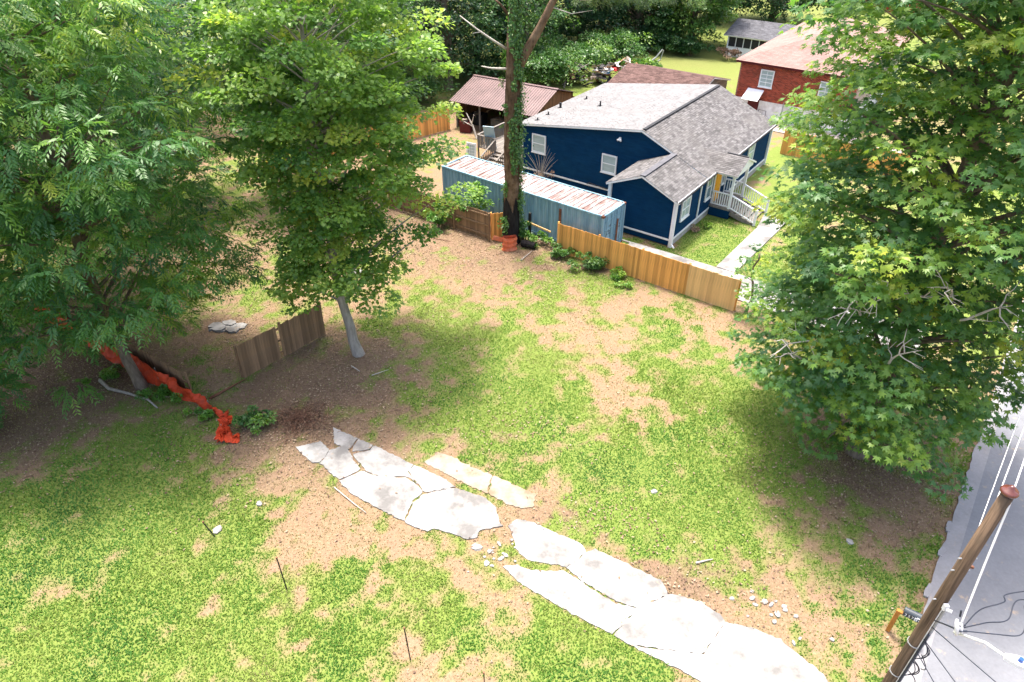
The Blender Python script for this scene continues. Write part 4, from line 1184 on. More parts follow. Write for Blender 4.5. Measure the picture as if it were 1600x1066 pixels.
ribbon('netting_heap', 'crumpled end of the orange netting lying by the brush', [(-11.95, 21.1), (-11.55, 20.75), (-11.75, 20.3), (-11.35, 20.05), (-11.75, 19.75), (-10.95, 19.95)], [0.3, 0.45, 0.35, 0.5, 0.25, 0.15], M['orange'], 0.2, 8)

# ------------------------------------------------------------------ leaves, crowns, trees
def unit(v):
    return v / np.maximum(np.linalg.norm(v, axis=-1, keepdims=True), 1e-9)
def leaf_quads(p, a, n, Ln, Wd, fold=0.15):
    """rhombic leaves folded along the midrib"""
    a = unit(a); n = unit(n - a * np.sum(a * n, -1, keepdims=True)); s = np.cross(a, n)
    Ln = Ln[:, None]; Wd = Wd[:, None]
    V = np.empty((len(p), 4, 3))
    V[:, 0] = p
    V[:, 1] = p + a * Ln * 0.45 + s * Wd * 0.5 + n * Wd * fold
    V[:, 2] = p + a * Ln
    V[:, 3] = p + a * Ln * 0.45 - s * Wd * 0.5 + n * Wd * fold
    return V

def clump_centres(rs_, ellipsoids, n, inner=0.5, zmin=0.8, mind=0.6):
    out = []
    tot = sum(e[6] for e in ellipsoids)
    for e in ellipsoids:
        c = np.array(e[:3]); r = np.array(e[3:6]); m = int(n * e[6] / tot)
        got = 0; tries = 0
        ph = rs_.uniform(0, 6.28, 6)
        while got < m and tries < m * 30:
            tries += 1
            d = rs_.normal(size=3); d /= np.linalg.norm(d)
            az = math.atan2(d[1], d[0])
            lump = 1 + 0.14 * math.sin(3 * az + ph[0]) * math.cos(2.2 * d[2] * 2 + ph[1]) + 0.10 * math.sin(5 * az + 4 * d[2] + ph[2])
            f = inner + (1 - inner) * rs_.rand() ** 0.6
            p = c + d * r * f * lump
            if p[2] < zmin: continue
            if out and np.min(np.linalg.norm(np.array(out) - p, axis=1)) < mind: continue
            out.append(p); got += 1
    return np.array(out)

def foliage(rs_, C, axis_xy, kind, per, rc, size, tint0=0.35, tvar=0.22, flat=0.55, droop=0.35):
    """leaf quads for clumps at C (n,3)"""
    n = len(C)
    rcl = rc * rs_.uniform(0.6, 1.35, n)
    ctint = tint0 + rs_.normal(0, tvar, n)
    idx = np.repeat(np.arange(n), per)
    N = len(idx)
    d = rs_.normal(size=(N, 3)); d[:, 2] = np.abs(d[:, 2]) * 0.9 - 0.35
    d = unit(d)
    f = 0.35 + 0.65 * rs_.rand(N) ** 0.6
    outw = C[idx].copy(); outw[:, :2] -= np.asarray(axis_xy); outw[:, 2] = 0; outw = unit(outw)
    p = C[idx] + d * (rcl[idx] * f)[:, None] * np.array([1, 1, flat]) + outw * (rcl[idx] * 0.25 * f)[:, None]
    p[:, 2] -= (f * rcl[idx]) ** 2 * 0.12
    lean = unit(d * 0.9 + outw * 0.5 + rs_.normal(size=(N, 3)) * 0.45 + np.array([0, 0, -droop]))
    nr = unit(np.array([0, 0, 1.0]) + 0.35 * outw + 0.25 * d + rs_.normal(size=(N, 3)) * 0.42)
    t = ctint[idx] + rs_.normal(0, 0.10, N)
    if kind == 'palm':
        Vs = []; Ts = []
        a = unit(lean - nr * np.sum(lean * nr, -1, keepdims=True)); s = np.cross(a, nr)
        L0 = size * rs_.uniform(0.75, 1.25, N)
        for ang, lf in ((-1.35, .72), (-0.68, .92), (0, 1.05), (0.68, .92), (1.35, .72)):
            ax = a * math.cos(ang) + s * math.sin(ang) + nr * (-0.12)
            Vs.append(leaf_quads(p, ax, nr, L0 * lf, L0 * lf * 0.34)); Ts.append(t)
        return np.concatenate(Vs), np.concatenate(Ts)
    if kind == 'lance':
        Vs = []; Ts = []
        a = unit(lean); hor = np.cross(a, np.array([0, 0, 1.0])); hor = unit(hor + 1e-6)
        Lt = size * 2.3 * rs_.uniform(0.7, 1.2, N)
        for k in range(5):
            g_ = (k + 0.6) / 5
            q = p + a * (Lt * g_)[:, None] + np.array([0, 0, -1.0]) * (Lt * g_ * g_ * 0.25)[:, None]
            for sg in (-1, 1):
                ax = unit(hor * sg * 0.75 + a * 0.75 + np.array([0, 0, -0.35]) + rs_.normal(size=(N, 3)) * 0.12)
                Ln = size * rs_.uniform(0.75, 1.15, N) * (1.0 - 0.25 * g_)
                Vs.append(leaf_quads(q, ax, nr, Ln, Ln * 0.27)); Ts.append(t)
        return np.concatenate(Vs), np.concatenate(Ts)
    Ln = size * rs_.uniform(0.7, 1.3, N)
    wr = {'round': 0.95, 'oval': 0.6, 'needle': 0.06}[kind]
    return leaf_quads(p, lean, nr, Ln, Ln * wr), t

def bez(p0, p1, p2, n):
    return [tuple((1 - t) ** 2 * np.array(p0) + 2 * t * (1 - t) * np.array(p1) + t * t * np.array(p2)) for t in np.linspace(0, 1, n)]

def limbs(mb, spine, spine_r, C, rs_, every=1, rbase=0.09):
    """boughs from the trunk spine to the clumps"""
    S = np.array(spine)
    for i, c in enumerate(C):
        if i % every: continue
        hd = np.linalg.norm(c[:2] - np.array([np.interp(c[2], S[:, 2], S[:, 0]), np.interp(c[2], S[:, 2], S[:, 1])]))
        z0 = np.clip(c[2] - hd * rs_.uniform(0.35, 0.8), S[0, 2] + (S[-1, 2] - S[0, 2]) * 0.16, S[-1, 2] - 0.05)
        p0 = np.array([np.interp(z0, S[:, 2], S[:, 0]), np.interp(z0, S[:, 2], S[:, 1]), z0])
        r0 = min(np.interp(z0, S[:, 2], spine_r) * 0.45, rbase * (0.4 + 0.16 * hd))
        mid = (p0 + c) / 2 + np.array([rs_.uniform(-.3, .3), rs_.uniform(-.3, .3), 0.12 * hd])
        pts = bez(p0, mid, c, 6)
        mb.tube(pts, list(np.linspace(r0, 0.012, 6)), 5, cap=False)

def tree(name, label, base, spine, spine_r, ellipsoids, kind, per, nclump, size, material, bark, seed, rc=1.0, tint0=0.35, tvar=0.22, inner=0.5, zmin=0.8, every=2, group=None, extra=None, dead=None, flat=0.55, mind=0.6, droop=0.35):
    rs_ = np.random.RandomState(seed)
    t = thing(name, label, 'tree', (base[0], base[1], 0), 0, group)
    off = np.array([base[0], base[1], 0.0])
    sp = [np.array(p, float) for p in spine]
    C = clump_centres(rs_, ellipsoids, nclump, inner, zmin, mind)
    if extra is not None:
        C = np.concatenate([C, np.array(extra, float)])
    mb = MB()
    # trunk with a flared foot and slight wobble
    n = 14
    zs = np.linspace(0, 1, n)
    Sx = np.array(sp); tt = np.linspace(0, 1, len(sp))
    pts = [tuple(np.array([np.interp(z, tt, Sx[:, k]) for k in range(3)]) + (rs_.normal(0, 0.03, 3) * np.array([1, 1, 0]) if 0 < z < 1 else 0)) for z in zs]
    rads = [float(np.interp(z, tt, spine_r)) for z in zs]
    foot = [(pts[0][0], pts[0][1], -0.15)]
    mb.tube(foot + pts, [rads[0] * 1.5] + [rads[0] * 1.18] + rads[1:], 10)
    limbs(mb, pts, rads, C, rs_, every)
    mb.v = [(v[0] - off[0], v[1] - off[1], v[2]) for v in mb.v]
    mb.build('trunk', bark, t, smooth=True)
    ax = (np.mean([p[0] for p in sp]), np.mean([p[1] for p in sp]))
    V, tn = foliage(rs_, C, ax, kind, per, rc, size, tint0, tvar, flat, droop)
    V = V - off
    quads_object('crown', V, tn, material, t)
    if dead:
        for (p0, dr, ln, nb) in dead:
            mb = MB(); p0 = np.array(p0) - off; dr = unit(np.array(dr, float))
            pts = [p0]
            for k in range(5):
                pts.append(pts[-1] + (dr + rs_.normal(0, 0.12, 3)) * ln / 5)
            mb.tube([tuple(p) for p in pts], list(np.linspace(0.045, 0.008, 6)), 5)
            for b_ in range(nb):
                k = rs_.randint(1, 5)
                q = [pts[k]]; d2 = unit(dr + rs_.normal(0, 0.6, 3))
                for j in range(4):
                    q.append(q[-1] + (d2 + rs_.normal(0, 0.2, 3)) * ln * 0.13)
                mb.tube([tuple(x) for x in q], list(np.linspace(0.022, 0.006, 5)), 4)
                q2 = [q[2]]; d3 = unit(d2 + rs_.normal(0, 0.7, 3))
                for j in range(3):
                    q2.append(q2[-1] + d3 * ln * 0.09)
                mb.tube([tuple(x) for x in q2], list(np.linspace(0.012, 0.005, 4)), 4)
            mb.build('dead_branch', M['dead'], t)
    return t

# right tree by the road
rb_ = np.array([13.6, 19.2])
tree('sweetgum_tree', 'huge dense sweetgum tree beside the road at the right', rb_,
     [(13.6, 19.2, 0), (13.55, 19.3, 5), (13.5, 19.5, 9), (13.9, 19.8, 14), (14.2, 20, 19)], [0.38, 0.32, 0.24, 0.15, 0.04],
     [(13.3, 19.6, 5.2, 4.6, 4.4, 4.0, 1.1), (13.9, 20.2, 11.0, 5.2, 5.2, 5.6, 1.5), (13.6, 20.6, 16.2, 4.6, 4.6, 4.0, 0.8)], 'palm', 66, 760, 0.19, M['leaf_palm'], M['bark'], 21, rc=0.78, flat=0.45, mind=0.85, tint0=0.45, tvar=0.22, zmin=1.3, every=6, inner=0.3,
     dead=[((12.9, 17.0, 8.6), (-.5, -.6, .5), 2.2, 6), ((12.6, 17.2, 8.4), (-.9, -.3, .35), 2.2, 6), ((10.8, 17.6, 7.5), (-.5, -.5, .8), 2.0, 6), ((10.0, 18.0, 6.2), (-.9, -.3, .1), 1.6, 4), ((9.8, 18.4, 5.2), (-.7, -.5, .5), 1.5, 4), ((13.2, 16.6, 8.0), (.1, -.7, .6), 1.7, 5), ((11.6, 16.6, 6.4), (-.2, -.6, .7), 1.5, 5), ((15.5, 16.4, 13.5), (.6, -.5, .3), 2.0, 5)])
# centre tree with rounded leaves
tree('pear_tree', 'tall light green tree with slim leaning trunk in the middle of the lot', (-7.2, 25.55),
     [(-7.2, 25.55, 0), (-7.55, 25.65, 2.5), (-7.75, 25.9, 5), (-7.7, 26.2, 10), (-7.4, 26.4, 17)], [0.25, 0.20, 0.17, 0.12, 0.03],
     [(-7.6, 26.0, 5.6, 2.1, 2.2, 2.3, 0.42), (-7.2, 26.6, 9.6, 3.6, 3.6, 3.6, 1.0), (-7.2, 26.8, 13.4, 4.0, 4.0, 3.8, 1.0)], 'round', 200, 310, 0.165, M['leaf_round'], M['pale_bark'], 33, rc=0.78, flat=0.5, mind=0.75, tint0=0.52, tvar=0.2, zmin=3.0, every=3, inner=0.4,
     extra=[(-3.6, 27.6, 6.6), (-2.9, 28.2, 6.4), (-2.3, 28.8, 6.6), (-3.9, 27.2, 5.4), (-4.6, 26.6, 5.6), (-4.9, 26.5, 7.4), (-3.2, 28, 9), (-2.9, 28, 10.5), (-5.3, 25.7, 4.6), (-9.6, 25.2, 3.9), (-9.0, 25.0, 3.3), (-8.9, 24.9, 4.8), (-2.6, 27.8, 12.2), (-3.6, 27.0, 13.4), (-6.0, 25.2, 3.2)])
# left trees with long leaflets
tree('pecan_tree', 'big dark pecan tree with forked trunk by the orange netting', (-16.35, 23.2),
     [(-16.35, 23.2, 0), (-16.75, 23.5, 2.2), (-17.2, 24.0, 5), (-17.0, 24.4, 10), (-16.6, 24.6, 17)], [0.24, 0.20, 0.22, 0.16, 0.03],
     [(-16.4, 24.0, 6.8, 5.2, 5.0, 3.4, 0.9), (-16.2, 24.6, 11.5, 5.8, 5.6, 4.2, 1.1), (-16.5, 24.8, 15.5, 4.8, 5.0, 3.2, 0.7)], 'lance', 24, 470, 0.28, M['leaf_lance'], M['bark'], 45, rc=0.8, tint0=0.44, tvar=0.24, zmin=3.8, every=5, flat=0.4, mind=0.85, droop=0.5,
     extra=[(-12.0, 27.4, 7.0), (-11.4, 27.0, 8.2), (-11.0, 27.6, 9.4), (-12.4, 27.6, 6.0), (-11.2, 26.4, 10.2), (-12.8, 28.2, 7.4), (-12.6, 25.4, 4.6), (-12.2, 26.0, 5.4), (-13.2, 25.2, 6.2), (-11.6, 26.2, 7.2), (-14.2, 23.2, 3.6), (-13.9, 23.4, 4.4), (-18.6, 23.4, 2.6), (-17.6, 21.2, 1.6)])
tree('pecan_tree', 'pecan tree filling the far left edge behind the forked one', (-24.5, 30.5),
     [(-24.5, 30.5, 0), (-24.4, 30.6, 5), (-24.2, 30.8, 11), (-24, 31, 18)], [0.35, 0.3, 0.2, 0.04],
     [(-23.5, 30, 9, 6, 5.5, 5, 1.0), (-23.0, 30.5, 14, 5.5, 5, 4.5, 0.8)], 'lance', 23, 380, 0.31, M['leaf_lance'], M['bark'], 46, rc=0.9, tint0=0.4, tvar=0.2, zmin=3.0, every=5, mind=0.8, droop=0.6)
tree('pecan_tree', 'pecan boughs reaching in low at the left edge of the picture', (-21.6, 19.5),
     [(-21.6, 19.5, 0), (-21.5, 19.6, 4), (-21.3, 19.7, 9), (-21.2, 19.8, 13)], [0.3, 0.25, 0.15, 0.04],
     [(-21.6, 20.2, 5.0, 3.0, 3.0, 3.2, 0.8), (-22.0, 20.5, 9.5, 3.4, 3.4, 3.0, 0.7)], 'lance', 24, 150, 0.27, M['leaf_lance'], M['bark'], 47, rc=0.85, tint0=0.38, tvar=0.2, zmin=2.0, every=5, mind=0.7, droop=0.6)
# mid-distance trees behind the centre tree
def plain_tree(label, x, y, h, r, seed, mk, lk='oval', sz=0.26, per=120, ncl=110, tint0=0.4, low=1.2, name='broadleaf_tree', group=None, rc=1.3, tv=0.22):
    return tree(name, label, (x, y), [(x, y, 0), (x + .2, y, h * .3), (x - .1, y + .2, h * .65), (x, y, h)], [r * 0.09, r * 0.075, r * 0.05, 0.04],
                [(x, y, low + (h - low) * 0.52, r, r, (h - low) * 0.52, 1.0)], lk, per, ncl, sz, M[mk], M['bark'], seed, rc=rc, tint0=tint0, tvar=tv, zmin=low, every=3, inner=0.6, mind=0.7, group=group)
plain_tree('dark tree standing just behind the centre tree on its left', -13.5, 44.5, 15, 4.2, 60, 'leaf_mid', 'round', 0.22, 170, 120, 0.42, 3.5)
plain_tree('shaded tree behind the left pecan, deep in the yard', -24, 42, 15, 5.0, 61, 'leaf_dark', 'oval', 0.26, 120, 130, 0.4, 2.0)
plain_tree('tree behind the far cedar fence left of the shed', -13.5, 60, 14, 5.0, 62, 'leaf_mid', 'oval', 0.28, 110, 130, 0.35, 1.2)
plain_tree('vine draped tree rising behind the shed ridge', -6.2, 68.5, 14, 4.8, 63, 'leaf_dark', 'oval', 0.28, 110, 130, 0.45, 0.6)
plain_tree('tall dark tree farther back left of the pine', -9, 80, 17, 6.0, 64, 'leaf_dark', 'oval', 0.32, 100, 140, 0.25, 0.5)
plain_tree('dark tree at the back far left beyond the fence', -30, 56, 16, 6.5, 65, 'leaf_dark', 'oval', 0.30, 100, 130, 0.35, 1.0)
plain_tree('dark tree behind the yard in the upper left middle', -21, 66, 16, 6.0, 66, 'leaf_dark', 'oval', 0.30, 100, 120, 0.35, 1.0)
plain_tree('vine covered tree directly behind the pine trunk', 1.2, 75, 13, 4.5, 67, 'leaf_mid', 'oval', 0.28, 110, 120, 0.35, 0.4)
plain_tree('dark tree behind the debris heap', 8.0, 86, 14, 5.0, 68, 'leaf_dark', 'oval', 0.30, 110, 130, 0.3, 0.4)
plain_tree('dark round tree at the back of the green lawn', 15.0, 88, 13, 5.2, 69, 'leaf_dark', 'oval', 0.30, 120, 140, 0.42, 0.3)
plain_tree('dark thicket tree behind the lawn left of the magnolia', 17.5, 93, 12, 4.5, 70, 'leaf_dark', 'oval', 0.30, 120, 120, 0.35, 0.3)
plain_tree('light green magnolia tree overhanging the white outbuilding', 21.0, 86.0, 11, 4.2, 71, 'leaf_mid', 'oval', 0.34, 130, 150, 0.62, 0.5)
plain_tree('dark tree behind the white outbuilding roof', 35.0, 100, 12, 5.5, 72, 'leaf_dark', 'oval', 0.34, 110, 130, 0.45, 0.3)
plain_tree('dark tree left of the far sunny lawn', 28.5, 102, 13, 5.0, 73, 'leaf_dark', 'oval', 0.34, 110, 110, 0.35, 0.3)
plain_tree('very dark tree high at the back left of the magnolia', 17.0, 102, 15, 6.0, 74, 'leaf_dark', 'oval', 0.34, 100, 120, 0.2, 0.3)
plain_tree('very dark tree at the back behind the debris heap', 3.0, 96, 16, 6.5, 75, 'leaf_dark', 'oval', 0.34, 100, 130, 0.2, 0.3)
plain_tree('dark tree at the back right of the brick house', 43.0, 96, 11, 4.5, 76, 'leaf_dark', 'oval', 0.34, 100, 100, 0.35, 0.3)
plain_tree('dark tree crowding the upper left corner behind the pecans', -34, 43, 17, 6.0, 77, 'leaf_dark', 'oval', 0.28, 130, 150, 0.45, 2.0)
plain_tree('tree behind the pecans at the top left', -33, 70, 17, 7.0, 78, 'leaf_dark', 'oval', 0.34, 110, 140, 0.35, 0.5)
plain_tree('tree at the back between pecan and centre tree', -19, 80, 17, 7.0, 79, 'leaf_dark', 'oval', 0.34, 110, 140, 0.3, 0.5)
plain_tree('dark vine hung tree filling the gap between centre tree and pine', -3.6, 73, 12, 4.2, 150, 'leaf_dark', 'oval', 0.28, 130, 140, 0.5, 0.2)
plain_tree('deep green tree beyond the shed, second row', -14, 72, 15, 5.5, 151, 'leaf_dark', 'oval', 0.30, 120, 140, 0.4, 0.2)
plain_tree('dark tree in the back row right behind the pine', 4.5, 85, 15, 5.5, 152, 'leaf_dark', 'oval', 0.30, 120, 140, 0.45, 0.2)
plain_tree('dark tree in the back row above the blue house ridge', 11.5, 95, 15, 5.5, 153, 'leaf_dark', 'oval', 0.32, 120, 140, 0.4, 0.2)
# low kudzu mounds and hedge plants
def bush(label, x, y, rx, ry, h, seed, mk, sz=0.2, n=1500, tint0=0.5, kind='oval', name='bush', cat='bush', group=None, tv=0.18):
    rs_ = np.random.RandomState(seed)
    t = thing(name, label, cat, (x, y, 0), 0, group)
    nc = max(5, int(n / 90))
    C = np.stack([rs_.normal(0, 0.42, nc) * rx, rs_.normal(0, 0.42, nc) * ry, h * rs_.uniform(0.25, 0.85, nc)], -1)
    rcl = max(0.12, 0.36 * min(rx, ry, h * 1.4))
    V, tn = foliage(rs_, C, (0, 0), kind, max(1, n // nc), rcl, sz, tint0, tv, 0.7)
    V[:, :, 2] = np.maximum(V[:, :, 2], 0.01)
    quads_object('foliage', V, tn, M[mk], t)
    mb = MB()
    for k in range(6):
        c = C[k % nc]
        mb.tube([(c[0] * 0.2, c[1] * 0.2, -0.05), (c[0] * 0.5, c[1] * 0.5, c[2] * 0.6), tuple(c)], [0.02 + 0.012 * h, 0.015, 0.006], 5)
    mb.build('stem', M['bark'], t)
    return t
bush('kudzu mound spreading behind the shed roof', 2.5, 69.5, 3.4, 2.6, 3.6, 80, 'leaf_mid', 0.26, 6500, 0.5)
bush('kudzu mound swelling left of the debris heap', 6.5, 73.5, 3.6, 2.8, 3.4, 81, 'leaf_mid', 0.26, 6500, 0.6)
bush('kudzu bank behind the debris heap', 10.5, 78.5, 4.0, 2.6, 3.2, 82, 'leaf_mid', 0.26, 6500, 0.42)
bush('dark hedge at the back of the green lawn', 15.5, 83.0, 3.4, 1.8, 2.6, 83, 'leaf_dark', 0.24, 5000, 0.55)
bush('dark shrub under the magnolia', 20.2, 81.6, 2.2, 1.2, 2.0, 84, 'leaf_dark', 0.24, 3500, 0.6)
bush('low creeper bank left of the shed', -9.5, 64, 3.6, 2.4, 3.0, 85, 'leaf_mid', 0.24, 5000, 0.35)
bush('dry brown shrub before the white outbuilding', 24.0, 79.6, 1.5, 0.9, 1.3, 86, 'leaf_dry', 0.14, 1600, 0.15)
bush('pale kudzu fringe in front of the debris heap', 13.5, 75.6, 2.6, 1.0, 1.2, 87, 'leaf_weed', 0.2, 2500, 0.5)
# shrubs at the foot of the cedar fence
bush('small leafy shrub at the left end of the cedar fence', 1.4, 36.3, 0.9, 0.5, 0.75, 90, 'leaf_weed', 0.13, 900, 0.35)
bush('leafy shrub growing against the left of the cedar fence', 2.9, 34.75, 0.8, 0.5, 0.75, 91, 'leaf_mid', 0.13, 1100, 0.55)
bush('largest green shrub at the cedar fence foot', 4.55, 33.45, 1.0, 0.6, 0.85, 92, 'leaf_mid', 0.14, 1600, 0.62)
bush('small yellow green shrub at the cedar fence foot', 5.5, 32.5, 0.55, 0.4, 0.45, 93, 'leaf_weed', 0.12, 600, 0.75)
bush('tiny yellow green weed last along the cedar fence', 6.05, 31.55, 0.4, 0.3, 0.3, 94, 'leaf_weed', 0.1, 350, 0.8)
bush('leafy sapling growing over the brown fence', -4.6, 38.5, 0.9, 0.6, 1.9, 95, 'leaf_weed', 0.16, 1400, 0.45)
bush('light green sapling between brown fence and container', -2.2, 38.6, 1.1, 0.8, 3.2, 96, 'leaf_weed', 0.17, 2200, 0.5)
bush('ivy bush around the pine foot', 0.75, 36.9, 0.6, 0.5, 1.3, 97, 'leaf_mid', 0.13, 1000, 0.4)
bush('weedy bush by the end of the orange netting', -10.5, 20.7, 0.75, 0.6, 0.65, 98, 'leaf_mid', 0.13, 1000, 0.5)
bush('bright weed in the middle of the bush by the netting', -10.3, 20.5, 0.3, 0.3, 0.6, 99, 'leaf_weed', 0.11, 220, 0.85)
bush('weeds at the foot of the orange netting near its end', -12.9, 21.15, 0.7, 0.4, 0.4, 100, 'leaf_weed', 0.12, 600, 0.4)
bush('weeds around the forked trunk', -15.4, 22.45, 1.0, 0.5, 0.5, 101, 'leaf_weed', 0.12, 800, 0.3)
bush('weeds before the far part of the orange netting', -18.4, 23.9, 0.9, 0.6, 0.4, 102, 'leaf_weed', 0.12, 600, 0.55)
bush('dark shrub at the left edge of the lot', -22.2, 20.6, 1.3, 1.2, 1.4, 103, 'leaf_dark', 0.16, 1800, 0.6)
bush('little round pale shrub in the front lawn near the wall', 11.3, 38.1, 0.35, 0.3, 0.35, 104, 'leaf_dry', 0.09, 350, 0.7)
bush('little round greenish shrub in the front lawn near the steps', 12.2, 38.7, 0.35, 0.3, 0.35, 105, 'leaf_weed', 0.09, 350, 0.9)
plain_tree('slim young tree at the street end of the cedar fence', 11.9, 29.0, 3.4, 0.9, 106, 'leaf_palm', 'palm', 0.13, 40, 22, 0.5, 1.0, rc=0.45)

# ------------------------------------------------------------------ the ivy clad pine
rs_ = np.random.RandomState(77)
pine = thing('pine_tree', 'tall ivy covered pine with charred foot and broken boughs behind the lot', 'tree', (-0.08, 36.75, 0))
mb = MB()
sp = [(0, 0, -0.2), (0, 0, 0), (0.02, 0, 1.0), (0.05, 0, 2.4), (0.08, 0.05, 5), (0.1, 0.1, 8), (0.12, 0.1, 10), (0.2, 0.2, 13), (0.25, 0.3, 18), (0.3, 0.3, 22)]
zz_ = np.concatenate([[-0.2], np.linspace(0, 14, 90), np.linspace(14.5, 22, 8)])
spz = np.array([p[2] for p in sp]); rad_ = np.interp(zz_, spz, [0.62, 0.50, 0.44, 0.43, 0.43, 0.41, 0.36, 0.28, 0.2, 0.1])
mb.tube([(np.interp(z, spz, [p[0] for p in sp]), np.interp(z, spz, [p[1] for p in sp]), z) for z in zz_], list(rad_), 26)
for i_ in range(len(mb.v)):
    x, y, z = mb.v[i_]; th_ = math.atan2(y - 0.05, x - 0.08)
    q_ = 1 + 0.16 * (float(vnoise(np.array(th_ * 2.6 + 9), np.array(z * 1.1), 1.0, 733)) - 0.5) + 0.14 * (float(vnoise(np.array(th_ * 7 + 5), np.array(z * 3.0), 1.0, 735)) - 0.5)
    mb.v[i_] = (0.08 + (x - 0.08) * q_, 0.05 + (y - 0.05) * q_, z)
mb.tube([(0.2, 0, 9.6), (0.7, 0, 10.6), (1.5, -0.1, 12.0), (2.3, -0.2, 13.6), (3.2, -0.1, 16)], [0.28, 0.24, 0.2, 0.16, 0.08], 9)
trk = mb.build('trunk', M['pine_bark'], pine, smooth=True)
MB().tube([(0, 0, 0.0), (0, 0, 0.15), (0.02, 0, 1.0), (0.04, 0, 1.9), (0.05, 0, 2.6)], [0.58, 0.55, 0.50, 0.485, 0.465], 14, cap=False).build('charred_foot', M['charred'], pine, smooth=True)
cf = bpy.data.objects['charred_foot'].data
for k_, v_ in enumerate(cf.vertices):
    if v_.co.z > 1.5: v_.co.z += 0.55 * math.sin(k_ * 2.4) + 0.25 * math.sin(k_ * 5.1)
for pts, r0 in (([(-0.2, 0, 9.95), (-1.0, -0.05, 10.0), (-1.5, -0.05, 10.1)], 0.08), ([(-0.2, 0.1, 10.9), (-0.9, 0, 11.35), (-1.7, -0.1, 11.9), (-2.5, -0.1, 12.5)], 0.08), ([(0.1, 0, 12.3), (-0.4, 0, 12.9), (-1.2, 0, 13.6)], 0.1), ([(-1.5, -0.1, 11.75), (-1.9, -0.2, 11.7)], 0.03), ([(2.2, -.2, 13.4), (3.6, 0, 13.2), (5.2, .2, 13.3), (7.6, .4, 13.4)], 0.07), ([(2.0, -.2, 12.9), (3.0, -.2, 12.6), (4.0, -.2, 12.75)], 0.035)):
    MB().tube(pts, list(np.linspace(r0, r0 * 0.35, len(pts))), 6).build('dead_branch', M['dead'] if r0 < 0.1 else M['pine_bark'], pine, smooth=True)
n = 16000
zz = rs_.uniform(0.8, 14, n) ; th = rs_.uniform(0, 2 * np.pi, n)
dens = vnoise(th * 1.2 + 3, zz * 0.9, 1.0, 501) + 0.30 * np.cos(th) + np.where(zz > 9, 0.25, 0)
kp = dens > 0.58; zz, th = zz[kp], th[kp]; n = len(zz)
rd = np.interp(zz, [0, 2, 8, 10, 14], [0.52, 0.46, 0.43, 0.4, 0.3]) + rs_.exponential(0.10, n)
p = np.stack([0.08 + np.cos(th) * rd, np.sin(th) * rd, zz], -1); o_ = np.stack([np.cos(th), np.sin(th), np.zeros(n)], -1)
V = leaf_quads(p, o_ * 0.4 + np.array([0, 0, -1]) + rs_.normal(size=(n, 3)) * 0.4, o_ + np.array([0, 0, 0.5]) + rs_.normal(size=(n, 3)) * 0.3, rs_.uniform(0.08, 0.16, n), rs_.uniform(0.07, 0.13, n))
quads_object('ivy', V, rs_.normal(0.5, 0.2, n), M['leaf_mid'], pine)
# needle tufts on the right bough
Cn = np.array([[3.4 + k * 0.42, rs_.uniform(-.5, .6), 13.35 + rs_.uniform(-.35, .35)] for k in range(14)] + [[3 + rs_.uniform(0, 5), rs_.uniform(-1, 1), 14 + rs_.uniform(0, 2)] for k in range(30)])
V, tn = foliage(rs_, Cn, (0, 0), 'needle', 420, 0.45, 0.24, 0.45, 0.15, 0.8)
quads_object('needles', V, tn, M['needle'], pine)
# ------------------------------------------------------------------ things lying about on the lot
# orange drum lying crushed at the pine foot
t = thing('traffic_drum', 'crushed orange plastic drum at the foot of the pine', 'drum', (-0.15, 35.75, 0), rad(10))
mb = MB()
prof = [(0.36, 0.0), (0.38, 0.05), (0.33, 0.08), (0.34, 0.3), (0.37, 0.34), (0.33, 0.38), (0.34, 0.62), (0.36, 0.66), (0.33, 0.7), (0.32, 0.85)]
nS = 18; rr = random.Random(9)
for (r_, z_) in prof:
    for k in range(nS):
        a_ = 2 * math.pi * k / nS
        q = 1 + 0.12 * math.sin(a_ * 3 + z_ * 4) * z_
        mb.v.append((r_ * 1.25 * q * math.cos(a_), r_ * 0.75 * q * math.sin(a_), z_ * (1 + 0.08 * math.cos(a_ * 2))))
for i in range(len(prof) - 1):
    for k in range(nS):
        a_ = i * nS + k; b_ = i * nS + (k + 1) % nS
        mb.f.append((a_, b_, b_ + nS, a_ + nS)); mb.t.append(.5)
mb.build('drum_wall', M['barrel'], t, smooth=True)
m2 = MB(); m2.span((-0.4, -0.1, 0.7), (-1.0, -0.25, 1.0), 0.02, 0.25); m2.build('torn_flap', M['barrel'], t)

# brush heap
rs_ = np.random.RandomState(5)
t = thing('brush_heap', 'heap of dry brown brush behind the driveway end', 'brush heap', (-8.75, 20.9, 0))
mb = MB()
for k in range(520):
    a_ = rs_.uniform(0, 6.28); r_ = abs(rs_.normal(0, 0.6)); p0 = np.array([math.cos(a_) * r_ * 1.25, math.sin(a_) * r_, max(0.02, 0.42 * math.exp(-r_ * r_ * 1.2) * rs_.rand())])
    d = unit(rs_.normal(size=3) * np.array([1, 1, 0.45])); ln = rs_.uniform(0.25, 0.7)
    mb.tube([tuple(p0 - d * ln / 2), tuple(p0 + rs_.normal(0, .04, 3)), tuple(p0 + d * ln / 2)], [0.009, 0.008, 0.004], 3, cap=False)
mb.v = [(v[0], v[1], max(0.0, v[2])) for v in mb.v]
mb.build('twigs', M['twig'], t, kind='stuff')
C = np.stack([rs_.normal(0, .5, 14), rs_.normal(0, .4, 14), rs_.uniform(.05, .3, 14)], -1)
V, tn = foliage(rs_, C, (0, 0), 'oval', 50, 0.4, 0.08, 0.15, 0.1); V[:, :, 2] = np.maximum(V[:, :, 2], 0.01)
quads_object('dry_leaves', V, tn, M['leaf_dry'], t, kind='stuff')

